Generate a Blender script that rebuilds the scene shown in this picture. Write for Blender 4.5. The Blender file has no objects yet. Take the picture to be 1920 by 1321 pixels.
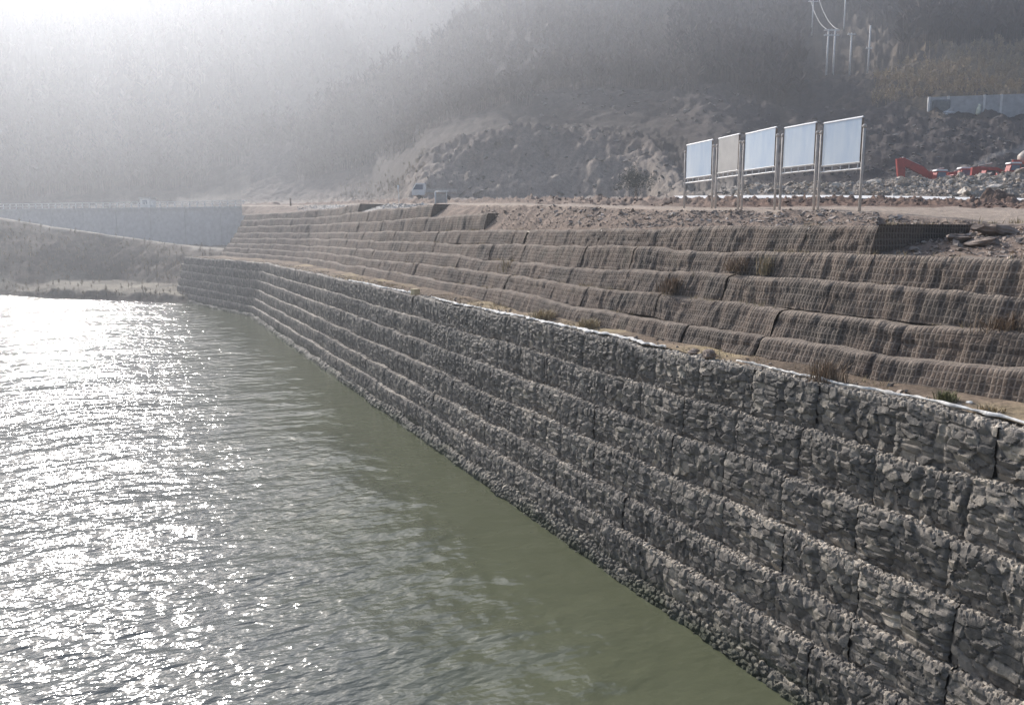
import bpy, math, random
import numpy as np

random.seed(7)
RNG = np.random.default_rng(11)
scene = bpy.context.scene
COL = scene.collection

# ------------------------------------------------------------------ camera
HC = 9.3                       # camera height above the water
F_PX = 1500.0
HORIZON = 440.0
YAW = math.radians(25.0)       # camera looks 25 deg to the right of the wall direction (+Y)
TH = math.atan((660.5 - HORIZON) / F_PX)
cam_data = bpy.data.cameras.new('camera')
cam = bpy.data.objects.new('camera', cam_data)
COL.objects.link(cam)
cam_data.sensor_width = 36.0
cam_data.lens = F_PX / 1920.0 * 36.0
cam_data.clip_start = 0.2
cam_data.clip_end = 4000.0
cam.location = (0, 0, HC)
cam.rotation_euler = (math.pi / 2 - TH, 0, -YAW)
scene.camera = cam

# ------------------------------------------------------------------ light
SUN_EL, SUN_AZ = math.radians(31.0), math.radians(-5.0)    # azimuth from +Y towards +X
world = bpy.data.worlds.new('World')
scene.world = world
world.use_nodes = True
wn = world.node_tree.nodes
sky = wn.new('ShaderNodeTexSky')
sky.sky_type = 'NISHITA'
sky.sun_disc = False
sky.sun_elevation = SUN_EL
sky.sun_rotation = SUN_AZ
sky.air_density = 1.0
sky.dust_density = 2.0
wn['Background'].inputs[1].default_value = 0.13
world.node_tree.links.new(sky.outputs[0], wn['Background'].inputs[0])
sun_d = bpy.data.lights.new('sun', 'SUN')
sun_d.energy = 5.0
sun_d.angle = math.radians(0.5)
sun_d.color = (1.0, 0.955, 0.915)
sun = bpy.data.objects.new('sun', sun_d)
COL.objects.link(sun)
sun.location = (0, 60, 120)
sun.rotation_euler = (math.pi / 2 - SUN_EL, 0, math.pi - SUN_AZ)
HAZE_DENSITY, HAZE_G = 0.0012, 0.635
scene.view_settings.view_transform = 'Standard'
scene.view_settings.look = 'None'
scene.view_settings.exposure = 0.6
scene.view_settings.gamma = 1.0
scene.cycles.use_denoising = True
scene.cycles.max_bounces = 6
scene.cycles.volume_bounces = 0
scene.cycles.sample_clamp_indirect = 6.0
scene.cycles.caustics_reflective = False
scene.cycles.caustics_refractive = False

# ------------------------------------------------------------------ helpers
FH = np.array([math.sin(YAW), math.cos(YAW), 0.0])
RT = np.array([math.cos(YAW), -math.sin(YAW), 0.0])
UPZ = np.array([0.0, 0.0, 1.0])
FW = math.cos(TH) * FH - math.sin(TH) * UPZ
UP = math.sin(TH) * FH + math.cos(TH) * UPZ
FE = F_PX / math.cos(TH)


def at(px, py, Z):
    """World point seen at photo pixel (px, py), Z metres ahead (horizontal)."""
    d = F_PX * FW + (px - 960.0) * RT - (py - 660.5) * UP
    d = d / float(d @ FH)
    return np.array([0, 0, HC]) + d * Z


def tanel(py):
    return math.tan(math.atan((660.5 - py) / F_PX) - TH)


def plan(s, Z):
    """Plan position of column s at depth Z."""
    s = np.asarray(s, float); Z = np.asarray(Z, float)
    xc = (s - 960.0) / FE * Z
    return xc * RT[0] + Z * FH[0], xc * RT[1] + Z * FH[1]


def col_of(x, y):
    Z = x * FH[0] + y * FH[1]
    xc = x * RT[0] + y * RT[1]
    return 960.0 + FE * xc / Z, Z


def _hash(ix, iy, iz):
    h = (ix * 374761393 + iy * 668265263 + iz * 2147483647 * 3 + iz * 1274126177) & 0xFFFFFFFF
    h = ((h ^ (h >> 13)) * 1274126177) & 0xFFFFFFFF
    h = ((h ^ (h >> 16)) * 2246822519) & 0xFFFFFFFF
    return ((h ^ (h >> 15)) & 0xFFFFFF) / float(0xFFFFFF)


def vnoise(x, y, z=0.0):
    x, y, z = np.broadcast_arrays(np.asarray(x, float), np.asarray(y, float), np.asarray(z, float))
    ix, iy, iz = np.floor(x).astype(np.int64), np.floor(y).astype(np.int64), np.floor(z).astype(np.int64)
    fx, fy, fz = x - ix, y - iy, z - iz
    fx, fy, fz = fx * fx * (3 - 2 * fx), fy * fy * (3 - 2 * fy), fz * fz * (3 - 2 * fz)
    r = 0
    for dx in (0, 1):
        for dy in (0, 1):
            for dz in (0, 1):
                w = (fx if dx else 1 - fx) * (fy if dy else 1 - fy) * (fz if dz else 1 - fz)
                r = r + w * _hash(ix + dx, iy + dy, iz + dz)
    return r * 2 - 1


def fbm(x, y, z=0.0, octv=4, gain=0.5):
    r, a, f = 0, 1.0, 1.0
    for i in range(octv):
        r = r + a * vnoise(x * f, y * f, np.asarray(z) * f + 17.3 * i)
        a *= gain; f *= 2.03
    return r


def voronoi(u, v, seed):
    """F1, F2, vector to nearest cell centre and cell random values."""
    iu, iv = np.floor(u).astype(np.int64), np.floor(v).astype(np.int64)
    f1 = np.full(u.shape, 9.0); f2 = np.full(u.shape, 9.0)
    cu = np.zeros(u.shape, np.int64); cv = np.zeros(u.shape, np.int64)
    du = np.zeros(u.shape); dv = np.zeros(u.shape)
    for a in (-1, 0, 1):
        for b in (-1, 0, 1):
            gu, gv = iu + a, iv + b
            pu = gu + 0.5 + 0.82 * (_hash(gu, gv, seed) - 0.5)
            pv = gv + 0.5 + 0.82 * (_hash(gu, gv, seed + 7) - 0.5)
            d = np.sqrt((u - pu) ** 2 + (v - pv) ** 2)
            m = d < f1
            f2 = np.where(m, f1, np.minimum(f2, d))
            f1 = np.where(m, d, f1)
            cu = np.where(m, gu, cu); cv = np.where(m, gv, cv)
            du = np.where(m, u - pu, du); dv = np.where(m, v - pv, dv)
    return f1, f2, du, dv, cu, cv


def link(o, parent=None):
    COL.objects.link(o)
    if parent is not None:
        o.parent = parent
    return o


def raw_mesh(name, verts, faces, mat, parent=None, attrs=None, cols=None, smooth=True, uv=None):
    verts = np.asarray(verts, np.float32).reshape(-1, 3)
    faces = np.asarray(faces, np.int32)
    n = faces.shape[1]
    me = bpy.data.meshes.new(name)
    me.vertices.add(len(verts)); me.vertices.foreach_set('co', verts.ravel())
    me.loops.add(faces.size); me.loops.foreach_set('vertex_index', faces.ravel())
    me.polygons.add(len(faces))
    me.polygons.foreach_set('loop_start', np.arange(0, faces.size, n, dtype=np.int32))
    me.polygons.foreach_set('use_smooth', np.full(len(faces), smooth))
    me.update(calc_edges=True)
    for k, a in (attrs or {}).items():
        at_ = me.attributes.new(k, 'FLOAT', 'POINT')
        at_.data.foreach_set('value', np.asarray(a, np.float32).ravel())
    if cols is not None:
        c4 = np.ones((len(verts), 4), np.float32); c4[:, :3] = np.asarray(cols).reshape(-1, 3)
        at_ = me.attributes.new('col', 'FLOAT_COLOR', 'POINT')
        at_.data.foreach_set('color', c4.ravel())
    if uv is not None:
        l = me.uv_layers.new(name='UVMap')
        l.data.foreach_set('uv', np.asarray(uv, np.float32).reshape(-1, 2)[faces.ravel()].ravel())
    me.validate()
    me.materials.append(mat)
    return link(bpy.data.objects.new(name, me), parent)


def grid_faces(nu, nv, off=0):
    i = np.arange(nu - 1)[:, None] * nv + np.arange(nv - 1)[None, :]
    i = i.ravel() + off
    return np.stack([i, i + nv, i + nv + 1, i + 1], 1)


class MB:
    """Collects shapes into one mesh."""
    def __init__(s): s.v = []; s.f = []
    def box(s, c, size, rz=0.0, taper=1.0, ry=0.0):
        c = np.asarray(c, float); sx, sy, sz = [d / 2 for d in size]
        ca, sa = math.cos(rz), math.sin(rz); cb, sb = math.cos(ry), math.sin(ry)
        n = len(s.v)
        for z in (-sz, sz):
            t = taper if z > 0 else 1.0
            for x, y in ((-sx, -sy), (sx, -sy), (sx, sy), (-sx, sy)):
                x, y = x * t, y * t
                x2, z2 = x * cb + z * sb, -x * sb + z * cb
                s.v.append((c[0] + x2 * ca - y * sa, c[1] + x2 * sa + y * ca, c[2] + z2))
        s.f += [(n, n + 3, n + 2, n + 1), (n + 4, n + 5, n + 6, n + 7), (n, n + 1, n + 5, n + 4),
                (n + 1, n + 2, n + 6, n + 5), (n + 2, n + 3, n + 7, n + 6), (n + 3, n, n + 4, n + 7)]
        return s
    def tube(s, a, b, r, r2=None, n=8):
        a, b = np.asarray(a, float), np.asarray(b, float); r2 = r if r2 is None else r2
        d = b - a; d = d / np.linalg.norm(d)
        e = np.cross(d, (0, 0, 1.0) if abs(d[2]) < .9 else (1.0, 0, 0)); e /= np.linalg.norm(e); g = np.cross(d, e)
        k = len(s.v)
        for p, rr in ((a, r), (b, r2)):
            for i in range(n):
                t = 2 * math.pi * i / n
                s.v.append(tuple(p + rr * (math.cos(t) * e + math.sin(t) * g)))
        for i in range(n):
            j = (i + 1) % n
            s.f.append((k + i, k + j, k + n + j, k + n + i))
        s.f.append(tuple(k + i for i in range(n))[::-1]); s.f.append(tuple(k + n + i for i in range(n)))
        return s
    def ball(s, c, r, nu=10, nv=6, sc=(1, 1, 1)):
        k = len(s.v); c = np.asarray(c, float)
        for j in range(nv + 1):
            p = math.pi * j / nv
            for i in range(nu):
                t = 2 * math.pi * i / nu
                s.v.append((c[0] + r * sc[0] * math.sin(p) * math.cos(t), c[1] + r * sc[1] * math.sin(p) * math.sin(t), c[2] + r * sc[2] * math.cos(p)))
        for j in range(nv):
            for i in range(nu):
                i2 = (i + 1) % nu
                s.f.append((k + j * nu + i, k + (j + 1) * nu + i, k + (j + 1) * nu + i2, k + j * nu + i2))
        return s
    def prism(s, pts, a, b, w):
        """Closed outline pts (p, z) swept sideways: a origin, b unit direction of p, w half width sideways."""
        a, b = np.asarray(a, float), np.asarray(b, float)
        sd = np.cross(b, (0, 0, 1.0)); sd /= np.linalg.norm(sd)
        k = len(s.v); n = len(pts)
        for q in (-w, w):
            for p, z in pts:
                s.v.append(tuple(a + b * p + sd * q + np.array([0, 0, z])))
        for i in range(n):
            j = (i + 1) % n
            s.f.append((k + i, k + j, k + n + j, k + n + i))
        s.f.append(tuple(k + i for i in range(n))[::-1]); s.f.append(tuple(k + n + i for i in range(n)))
        return s
    def build(s, name, mat, parent=None, smooth=False, bevel=0.0):
        me = bpy.data.meshes.new(name); me.from_pydata([tuple(map(float, v)) for v in s.v], [], s.f); me.update()
        for p in me.polygons: p.use_smooth = smooth
        me.materials.append(mat)
        o = link(bpy.data.objects.new(name, me), parent)
        if bevel:
            m = o.modifiers.new('bevel', 'BEVEL'); m.width = bevel; m.segments = 2
        return o


def tag(o, label, cat, group=None, kind=None):
    o['label'] = label; o['category'] = cat
    if group: o['group'] = group
    if kind: o['kind'] = kind
    return o


def setting(o, kind='structure'):
    o['kind'] = kind
    return o


def empty(name, loc, rz=0.0):
    o = bpy.data.objects.new(name, None)
    o.location = tuple(float(c) for c in loc); o.rotation_euler = (0, 0, rz)
    o.empty_display_size = 0.3
    return link(o)


def copy_tree(o, parent=None):
    c = o.copy(); COL.objects.link(c)
    if parent is not None: c.parent = parent
    for ch in list(o.children): copy_tree(ch, c)
    return c


# ------------------------------------------------------------------ materials
def mat(name, color=(.5, .5, .5), rough=.8, metal=0.0, spec=.3):
    m = bpy.data.materials.new(name); m.use_nodes = True
    b = m.node_tree.nodes['Principled BSDF']
    b.inputs['Base Color'].default_value = (*color, 1)
    b.inputs['Roughness'].default_value = rough
    b.inputs['Metallic'].default_value = metal
    b.inputs['Specular IOR Level'].default_value = spec
    return m, m.node_tree.nodes, m.node_tree.links, b


def coords(N, L, kind='Object', scale=(1, 1, 1)):
    tc = N.new('ShaderNodeTexCoord'); mp = N.new('ShaderNodeMapping')
    mp.inputs['Scale'].default_value = scale
    L.new(tc.outputs[kind], mp.inputs[0]); return mp.outputs[0]


def noise(N, L, vec, scale, detail=4, rough=.55):
    n = N.new('ShaderNodeTexNoise'); n.inputs['Scale'].default_value = scale
    n.inputs['Detail'].default_value = detail; n.inputs['Roughness'].default_value = rough
    if vec is not None: L.new(vec, n.inputs['Vector'])
    return n.outputs[0]


def ramp(N, L, fac, stops):
    r = N.new('ShaderNodeValToRGB'); e = r.color_ramp.elements
    while len(e) < len(stops): e.new(.5)
    for i, (p, c) in enumerate(stops):
        e[i].position = p; e[i].color = (*c, 1) if len(c) == 3 else c
    L.new(fac, r.inputs[0]); return r.outputs[0]


def math_n(N, L, op, a, b=None, clamp=False):
    m = N.new('ShaderNodeMath'); m.operation = op; m.use_clamp = clamp
    for i, x in enumerate((a, b)):
        if x is None: continue
        if isinstance(x, (int, float)): m.inputs[i].default_value = x
        else: L.new(x, m.inputs[i])
    return m.outputs[0]


def mix(N, L, fac, a, b, typ='MIX'):
    m = N.new('ShaderNodeMixRGB'); m.blend_type = typ
    for i, x in enumerate((fac, a, b)):
        if isinstance(x, (int, float)): m.inputs[i].default_value = x
        elif isinstance(x, tuple): m.inputs[i].default_value = (*x, 1)
        else: L.new(x, m.inputs[i])
    return m.outputs[0]


def bump(N, L, h, dist, strength=1.0):
    b = N.new('ShaderNodeBump'); b.inputs['Distance'].default_value = dist; b.inputs['Strength'].default_value = strength
    L.new(h, b.inputs['Height']); return b.outputs[0]


def attr(N, name, out='Fac'):
    a = N.new('ShaderNodeAttribute'); a.attribute_name = name; return a.outputs[out]


def speckled(name, color, var=.35, scale=3.0, rough=.85, bumpd=0.0, spec=.25, metal=0.0):
    m, N, L, b = mat(name, color, rough, metal, spec)
    n = noise(N, L, coords(N, L), scale, 5)
    lo = tuple(c * (1 - var) for c in color); hi = tuple(min(1, c * (1 + var)) for c in color)
    L.new(ramp(N, L, n, [(.3, lo), (.7, hi)]), b.inputs['Base Color'])
    if bumpd: L.new(bump(N, L, n, bumpd), b.inputs['Normal'])
    return m


# rock of the gabions: grey per stone, a few tan ones, dust on the ledges
M_GAB, N, L, b = mat('gabion_stone', rough=.8, spec=.35)
st = attr(N, 'stone')
c = ramp(N, L, st, [(0, (.095, .086, .076)), (.35, (.155, .141, .124)), (.65, (.228, .204, .176)), (.85, (.345, .303, .248)), (1, (.58, .515, .43))])
n1 = noise(N, L, coords(N, L), 9, 6, .65)
c = mix(N, L, .55, c, ramp(N, L, n1, [(.3, (.45, .45, .45)), (.7, (1.25, 1.22, 1.18))]), 'MULTIPLY')
L.new(mix(N, L, attr(N, 'algae'), c, (.055, .060, .036)), b.inputs['Base Color'])
L.new(bump(N, L, n1, .03), b.inputs['Normal'])

# wrapped soil behind plastic grid
M_GRID, N, L, b = mat('geogrid_soil', rough=.9, spec=.15)
uv = N.new('ShaderNodeUVMap').outputs[0]
sep = N.new('ShaderNodeSeparateXYZ'); L.new(uv, sep.inputs[0])
wob = noise(N, L, uv, 1.3, 3)
ux = math_n(N, L, 'ADD', sep.outputs[0], math_n(N, L, 'MULTIPLY', wob, .07))
vy = math_n(N, L, 'ADD', sep.outputs[1], math_n(N, L, 'MULTIPLY', noise(N, L, uv, .9, 3), .07))


def strand(x, period, width):
    f = math_n(N, L, 'FRACT', math_n(N, L, 'DIVIDE', x, period))
    d = math_n(N, L, 'ABSOLUTE', math_n(N, L, 'SUBTRACT', f, .5))
    return math_n(N, L, 'SUBTRACT', 1.0, math_n(N, L, 'DIVIDE', d, width, True), True)


sv, sh = strand(ux, .11, .26), math_n(N, L, 'MULTIPLY', strand(vy, .15, .20), .7)
gr = math_n(N, L, 'MAXIMUM', math_n(N, L, 'MULTIPLY', sv, .9), sh)
patch = noise(N, L, uv, .55, 5, .6)
fine = noise(N, L, uv, 16, 5, .7)
soil = ramp(N, L, patch, [(.28, (.052, .049, .045)), (.42, (.090, .076, .066)), (.56, (.150, .116, .094)), (.72, (.105, .095, .077))])
soil = mix(N, L, .6, soil, ramp(N, L, fine, [(.32, (.35, .35, .35)), (.68, (1.6, 1.55, 1.5))]), 'MULTIPLY')
hid = ramp(N, L, noise(N, L, uv, .8, 4, .65), [(.34, (.3, .3, .3)), (.58, (1, 1, 1))])
cg = mix(N, L, math_n(N, L, 'MULTIPLY', math_n(N, L, 'MULTIPLY', gr, .68), hid), soil, (.33, .28, .235))
dusty = mix(N, L, .7, (.30, .25, .205), ramp(N, L, fine, [(.3, (.5, .5, .5)), (.7, (1.4, 1.4, 1.4))]), 'MULTIPLY')
L.new(mix(N, L, math_n(N, L, 'MULTIPLY', attr(N, 'dust'), .8), cg, dusty), b.inputs['Base Color'])
hh = math_n(N, L, 'ADD', math_n(N, L, 'MULTIPLY', gr, .022), math_n(N, L, 'MULTIPLY', fine, .05))
L.new(bump(N, L, hh, 1.0), b.inputs['Normal'])

# ground painted per vertex with soil colours, partly toned against sun and shade
M_TER, N, L, b = mat('ground_soil', rough=.95, spec=.1)
oc = coords(N, L)
t1 = noise(N, L, oc, 1.2, 8, .7)
t2 = noise(N, L, oc, 7.0, 6, .7)
c = mix(N, L, .75, attr(N, 'col', 'Color'), ramp(N, L, t1, [(.3, (.5, .5, .52)), (.7, (1.4, 1.35, 1.3))]), 'MULTIPLY')
c = mix(N, L, .5, c, ramp(N, L, t2, [(.35, (.5, .5, .5)), (.65, (1.45, 1.42, 1.4))]), 'MULTIPLY')
L.new(c, b.inputs['Base Color'])
L.new(bump(N, L, math_n(N, L, 'ADD', t1, math_n(N, L, 'MULTIPLY', t2, .35)), .12), b.inputs['Normal'])

# water
M_WATER, N, L, b = mat('water', (.100, .108, .066), .12, 0, .5)
b.inputs['IOR'].default_value = 1.33
wv = coords(N, L, 'Object', (.62, 1.0, 1.0))
h1 = noise(N, L, wv, .52, 2, .5)
h2 = noise(N, L, wv, 1.55, 2, .5)
h3 = noise(N, L, wv, 4.6, 2, .5)
h0 = noise(N, L, wv, .17, 2, .5)
hs = math_n(N, L, 'ADD', math_n(N, L, 'ADD', math_n(N, L, 'MULTIPLY', h0, .48), math_n(N, L, 'MULTIPLY', h1, .24)), math_n(N, L, 'ADD', math_n(N, L, 'MULTIPLY', h2, .165), math_n(N, L, 'MULTIPLY', h3, .058)))
sx_ = N.new('ShaderNodeSeparateXYZ'); tcw = N.new('ShaderNodeTexCoord'); L.new(tcw.outputs['Object'], sx_.inputs[0])
edge_n = math_n(N, L, 'ADD', sx_.outputs[0], math_n(N, L, 'MULTIPLY', noise(N, L, tcw.outputs['Object'], .22, 3), 7.0))
mr = N.new('ShaderNodeMapRange'); mr.interpolation_type = 'SMOOTHSTEP'; L.new(edge_n, mr.inputs[0])
for q_, v_ in ((1, 7.5), (2, 13.5), (3, 1.0), (4, .22)): mr.inputs[q_].default_value = v_
bw = N.new('ShaderNodeBump'); bw.inputs['Strength'].default_value = 1.0; bw.inputs['Distance'].default_value = 1.0
L.new(math_n(N, L, 'MULTIPLY', hs, mr.outputs[0]), bw.inputs['Height'])      # calmer in the lee of the wall
L.new(bw.outputs[0], b.inputs['Normal'])
mc = N.new('ShaderNodeMapRange'); mc.interpolation_type = 'SMOOTHSTEP'; L.new(edge_n, mc.inputs[0])
mc.inputs[1].default_value = 3.0; mc.inputs[2].default_value = 13.0
L.new(mix(N, L, mc.outputs[0], (.120, .128, .122), (.098, .105, .064)), b.inputs['Base Color'])   # olive in the calm strip, grey sky reflection put into the colour outside

M_RUBBLE, N, L, b = mat('rubble_stone', rough=.85, spec=.3)
L.new(mix(N, L, .6, attr(N, 'col', 'Color'), ramp(N, L, noise(N, L, coords(N, L), 8, 5), [(.3, (.5, .5, .5)), (.7, (1.3, 1.3, 1.3))]), 'MULTIPLY'), b.inputs['Base Color'])
M_WOOD, N, L, b = mat('bare_twigs', rough=.9, spec=.1)
L.new(attr(N, 'col', 'Color'), b.inputs['Base Color'])
M_CONC = speckled('pale_concrete', (.42, .42, .42), .18, 1.2, .85, .01)
M_CONC_W = speckled('white_concrete', (.72, .70, .67), .12, 1.0, .8, .01)
M_TEXTILE = speckled('white_geotextile', (.66, .64, .60), .35, 7, .85, .03)
M_STEEL = speckled('galvanised_steel', (.50, .46, .42), .2, 4, .7, 0, .3, 0)
M_FRAME_W = speckled('white_enamel', (.72, .72, .71), .08, 3, .4, 0, .5)
M_FRAME_B = speckled('weathered_brown_metal', (.26, .21, .17), .25, 6, .6)
M_PANEL = speckled('blue_print_sky_sheen', (.66, .74, .82), .10, .9, .22, 0, .6)  # faded print with the blue of the reflected sky put into its colour
_n = M_PANEL.node_tree.nodes; _n['Mapping'].inputs['Scale'].default_value = (1.6, 1.6, .45)
_r = _n['Color Ramp'].color_ramp.elements; _r[0].color = (.50, .61, .74, 1); _r[1].color = (.76, .82, .86, 1)
M_PANEL2 = speckled('faded_beige_print', (.52, .50, .47), .12, 1.6, .35, 0, .5)
M_RED = speckled('red_paint', (.38, .055, .045), .25, 2, .5, 0, .4)
M_WHITE = speckled('white_paint', (.74, .74, .72), .08, 2, .45, 0, .4)
M_GLASS = speckled('window_glass', (.10, .14, .20), .15, 1, .12, 0, .7)
M_DARK = speckled('black_rubber', (.035, .035, .035), .3, 4, .85)
M_BEIGE = speckled('beige_paint', (.52, .46, .40), .15, 2, .5)
M_YELLOW = speckled('yellow_block', (.62, .50, .30), .15, 6, .8)
M_POLE = speckled('pale_pole', (.66, .64, .62), .15, 2, .7)
M_ROCK = speckled('brown_rock', (.23, .185, .155), .4, 3, .9, .05)
M_DIRT = speckled('dark_brown_dirt', (.12, .08, .06), .45, 2.5, .95, .12)
M_STRAW = speckled('dry_straw', (.36, .29, .18), .4, 5, .9)
M_GREEN = speckled('grass_green', (.17, .17, .085), .4, 5, .9)
M_BRUSH = speckled('dead_brush', (.25, .185, .13), .4, 5, .9)
M_EVER = speckled('evergreen', (.045, .055, .04), .4, 2, .9)

# ------------------------------------------------------------------ wall lines (plan)
def smooth_path(pts, step=0.25, win=9):
    pts = np.asarray(pts, float)
    seg = np.hypot(*np.diff(pts, axis=0).T); s = np.r_[0, np.cumsum(seg)]
    u = np.arange(0, s[-1], step)
    x, y = np.interp(u, s, pts[:, 0]), np.interp(u, s, pts[:, 1])
    k = np.ones(win) / win
    xp = np.convolve(np.pad(x, win // 2, 'reflect', reflect_type='odd'), k, 'valid'); yp = np.convolve(np.pad(y, win // 2, 'reflect', reflect_type='odd'), k, 'valid')
    tx, ty = np.gradient(xp), np.gradient(yp); n = np.hypot(tx, ty)
    return dict(u=u, x=xp, y=yp, nx=-ty / n, ny=tx / n)          # normal points to the water


def on_path(P, u, off):
    u = np.asarray(u, float)
    f = lambda k: np.interp(u, P['u'], P[k])
    return f('x') + f('nx') * off, f('y') + f('ny') * off


Y0 = -30.0
LOW = smooth_path([(13.1, Y0), (13.1, 96), (6.1, 126.5)])
UPP = smooth_path([(15.6, Y0), (15.2, 5), (14.95, 9.6), (14.3, 12.5), (14.3, 24), (14.4, 30), (15.2, 37), (15.5, 45), (16.0, 69), (16.9, 97), (11.4, 130)], win=25)
ZL = [6.06, 5.05, 4.05, 3.0, 2.0, 1.1, 0.25]                     # tops of the gabion tiers
ZU = [6.06, 6.72, 7.40, 8.05, 8.82, 9.57, 10.52, 11.45, 12.3]    # ledges of the wrapped tiers
U_END = {5: 14.3, 6: 43.0, 7: 54.5, 8: 80.0}                     # where the upper tiers stop (world Y)


def u_of_y(P, y): return float(np.interp(y, P['y'], P['u']))


# ------------------------------------------------------------------ gabion wall
def gabion_piece(u0, u1, k, res, seed, joints=True, dy=0.0):
    """Stone face + stone ledge of one stretch of tier k; returns verts, faces, stone, algae."""
    zt, zb = ZL[k], ZL[k + 1] - .12
    h = zt - zb; tread = .42 if k else .5
    nu = max(4, int(round((u1 - u0) / res)) + 1)
    sv = np.r_[np.linspace(0, h, max(5, int(h / res))), h + np.linspace(0, tread, max(4, int(tread / res)))[1:]]
    U, S = np.meshgrid(np.linspace(u0, u1, nu), sv, indexing='ij')
    r = random.Random(seed)
    sx, sy = r.choice([(4.4, 6.0), (3.4, 5.6), (3.8, 7.2), (2.9, 6.8), (5.2, 5.8), (3.4, 4.6), (3.2, 7.6)])
    wv_ = .10 * vnoise(U * 2.2, S * 2.2, seed)
    f1, f2, du, dv, cu, cv = voronoi(U * sx + wv_ * sx, (S + .15 * wv_) * sy, seed % 997)
    e = np.clip((f2 - f1) / .20, 0, 1); plate = e * (2 - e)
    ra, rb, rc, rd = (_hash(cu, cv, seed % 997 + q) for q in (21, 22, 23, 24))
    face = .042 * plate + .045 * (rc - .5) + plate * ((ra - .5) * .13 * du + (rb - .5) * .11 * dv) + .012 * fbm(U * 9, S * 9, seed, 3)
    stone = .10 + .75 * rd ** 1.3
    g1, g2, gu, gv, ku, kv = voronoi(U * 8.5, S * 8.5, seed % 991 + 3)
    ledge = .05 * np.clip((g2 - g1) / .35, 0, 1) + .05 * (_hash(ku, kv, seed % 991) - .5)
    lst = .70 + .30 * _hash(ku, kv, seed % 991 + 5)
    pch = .5 + .5 * fbm(U * .35, S * .5 + k * 1.9, 4.0, 3)
    stone = np.clip(stone + .22 * (pch - .5), 0, 1); lst = np.clip(.42 + .42 * (lst - .7) / .3 + .30 * pch + .12 * fbm(U * 14, S * 14, 3.0, 2), 0, 1)
    top = np.clip((S - (h - .07 - .05 * vnoise(U * 4, k))) / .12, 0, 1)
    disp = face * (1 - top) + ledge * top
    stone = stone * (1 - top) + lst * top
    if joints:
        edge = np.minimum(U - u0, u1 - U)
        disp = disp - (.005 + .05 * r.random()) * np.clip(1 - edge / .07, 0, 1) * (1 - .7 * top)
        mid = np.abs(U - (u0 + u1) / 2 - .1 * vnoise(S * 2, 0, seed))
        disp = disp - .045 * np.clip(1 - mid / .07, 0, 1) * (1 - top) * r.random()
    off = .27 * k + dy + .05 * vnoise(U * .7, S * .8, 3 * k) + .03 * np.sin(math.pi * np.clip(S / h, 0, 1)) + .026 * (1 - np.abs(2 * ((U - u0) / max(u1 - u0, .2) * (2 if u1 - u0 > 1.5 else 1) % 1.0) - 1) ** 5) * np.clip((h - S) / .2, 0, 1) - .02
    ang = np.clip((S - h + .04) / .08, 0, 1) * math.pi / 2
    o = off + np.where(S < h, 0, -(S - h)) + disp * np.cos(ang)
    z = zb + np.minimum(S, h) + disp * np.sin(ang) + .07 * vnoise(U * .45, k * 7.7) * np.clip(S / h, 0, 1) + .03 * vnoise(U * 1.7, k * 3.1)
    x, y = on_path(LOW, U, o)
    V = np.stack([x, y, z], -1)
    algae = np.clip((.50 - z + .12 * vnoise(U * 1.5, S * 2)) / .35, 0, .85)
    return V.reshape(-1, 3), grid_faces(*U.shape), stone.ravel(), algae.ravel()


def join(parts):
    V, F, A, B = [], [], [], []; n = 0
    for v, f, a, b_ in parts:
        V.append(v); F.append(f + n); A.append(a); B.append(b_); n += len(v)
    return np.concatenate(V), np.concatenate(F), np.concatenate(A), np.concatenate(B)


gw = empty('gabion_wall', (13.1, 5, 0))
tag(gw, 'long stepped grey gabion wall of rock filled baskets rising straight out of the water', 'wall')
inv = np.array([13.1, 5, 0])
LU = LOW['u'][-1] - .1
n_basket = 0
for k in range(6):
    far = []
    edges = [0.0]
    while edges[-1] < LU - 4: edges.append(edges[-1] + 2.0)
    edges.append(LU)
    shift = random.uniform(0, 1.6)
    near = []
    for j in range(len(edges) - 1):
        a, b2 = edges[j] + (shift if j else 0), edges[j + 1] + (shift if j + 1 < len(edges) - 1 else 0)
        y = a + Y0
        seed = 1000 * (k + 1) + j * 13
        if y < 3.5: res = .22
        elif y < 16: res = .030
        elif y < 24: res = .038
        elif y < 36: res = .055
        elif y < 60: res = .10
        else: res = .17
        piece = gabion_piece(a, b2, k, res, seed, True, random.uniform(-.025, .025))
        (near if 3.5 <= y < 35 else far).append(piece)
    # dark stone core behind the baskets, so the joints are closed
    uu = np.linspace(0, LU, 260)
    core = []
    for o_, z_ in ((.27 * k - .14, ZL[k + 1] - .4), (.27 * k - .14, ZL[k] - .10), (.27 * k - .75, ZL[k] - .10)):
        cx, cy = on_path(LOW, uu, o_); core.append(np.stack([cx, cy, np.full_like(uu, z_)], -1))
    core = np.stack(core, 1)
    far.append((core.reshape(-1, 3), grid_faces(len(uu), 3), np.full(core.shape[0] * 3, .05), np.zeros(core.shape[0] * 3)))
    v, f, a_, al = join(far)
    tier = raw_mesh('gabion_tier', v - inv, f, M_GAB, gw, {'stone': a_, 'algae': al}, smooth=False)
    for v, f, a_, al in near:
        raw_mesh('gabion_basket', v - inv, f, M_GAB, tier, {'stone': a_, 'algae': al}, smooth=False)
        n_basket += 1
# end face of the wall, at its far end
cap = MB()
ex, ey = on_path(LOW, LU, 0); enx, eny = float(np.interp(LU, LOW['u'], LOW['nx'])), float(np.interp(LU, LOW['u'], LOW['ny']))
for k in range(6):
    o0 = .27 * k + .02
    cap.box((ex + enx * (o0 - 1.5) - 13.1 - .05 * eny, ey + eny * (o0 - 1.5) - 5, (ZL[k] + ZL[k + 1]) / 2 - .05), (3.0, .25, ZL[k] - ZL[k + 1] + .1), math.atan2(eny, enx))
cap.build('end_face', M_ROCK, gw)
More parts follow.
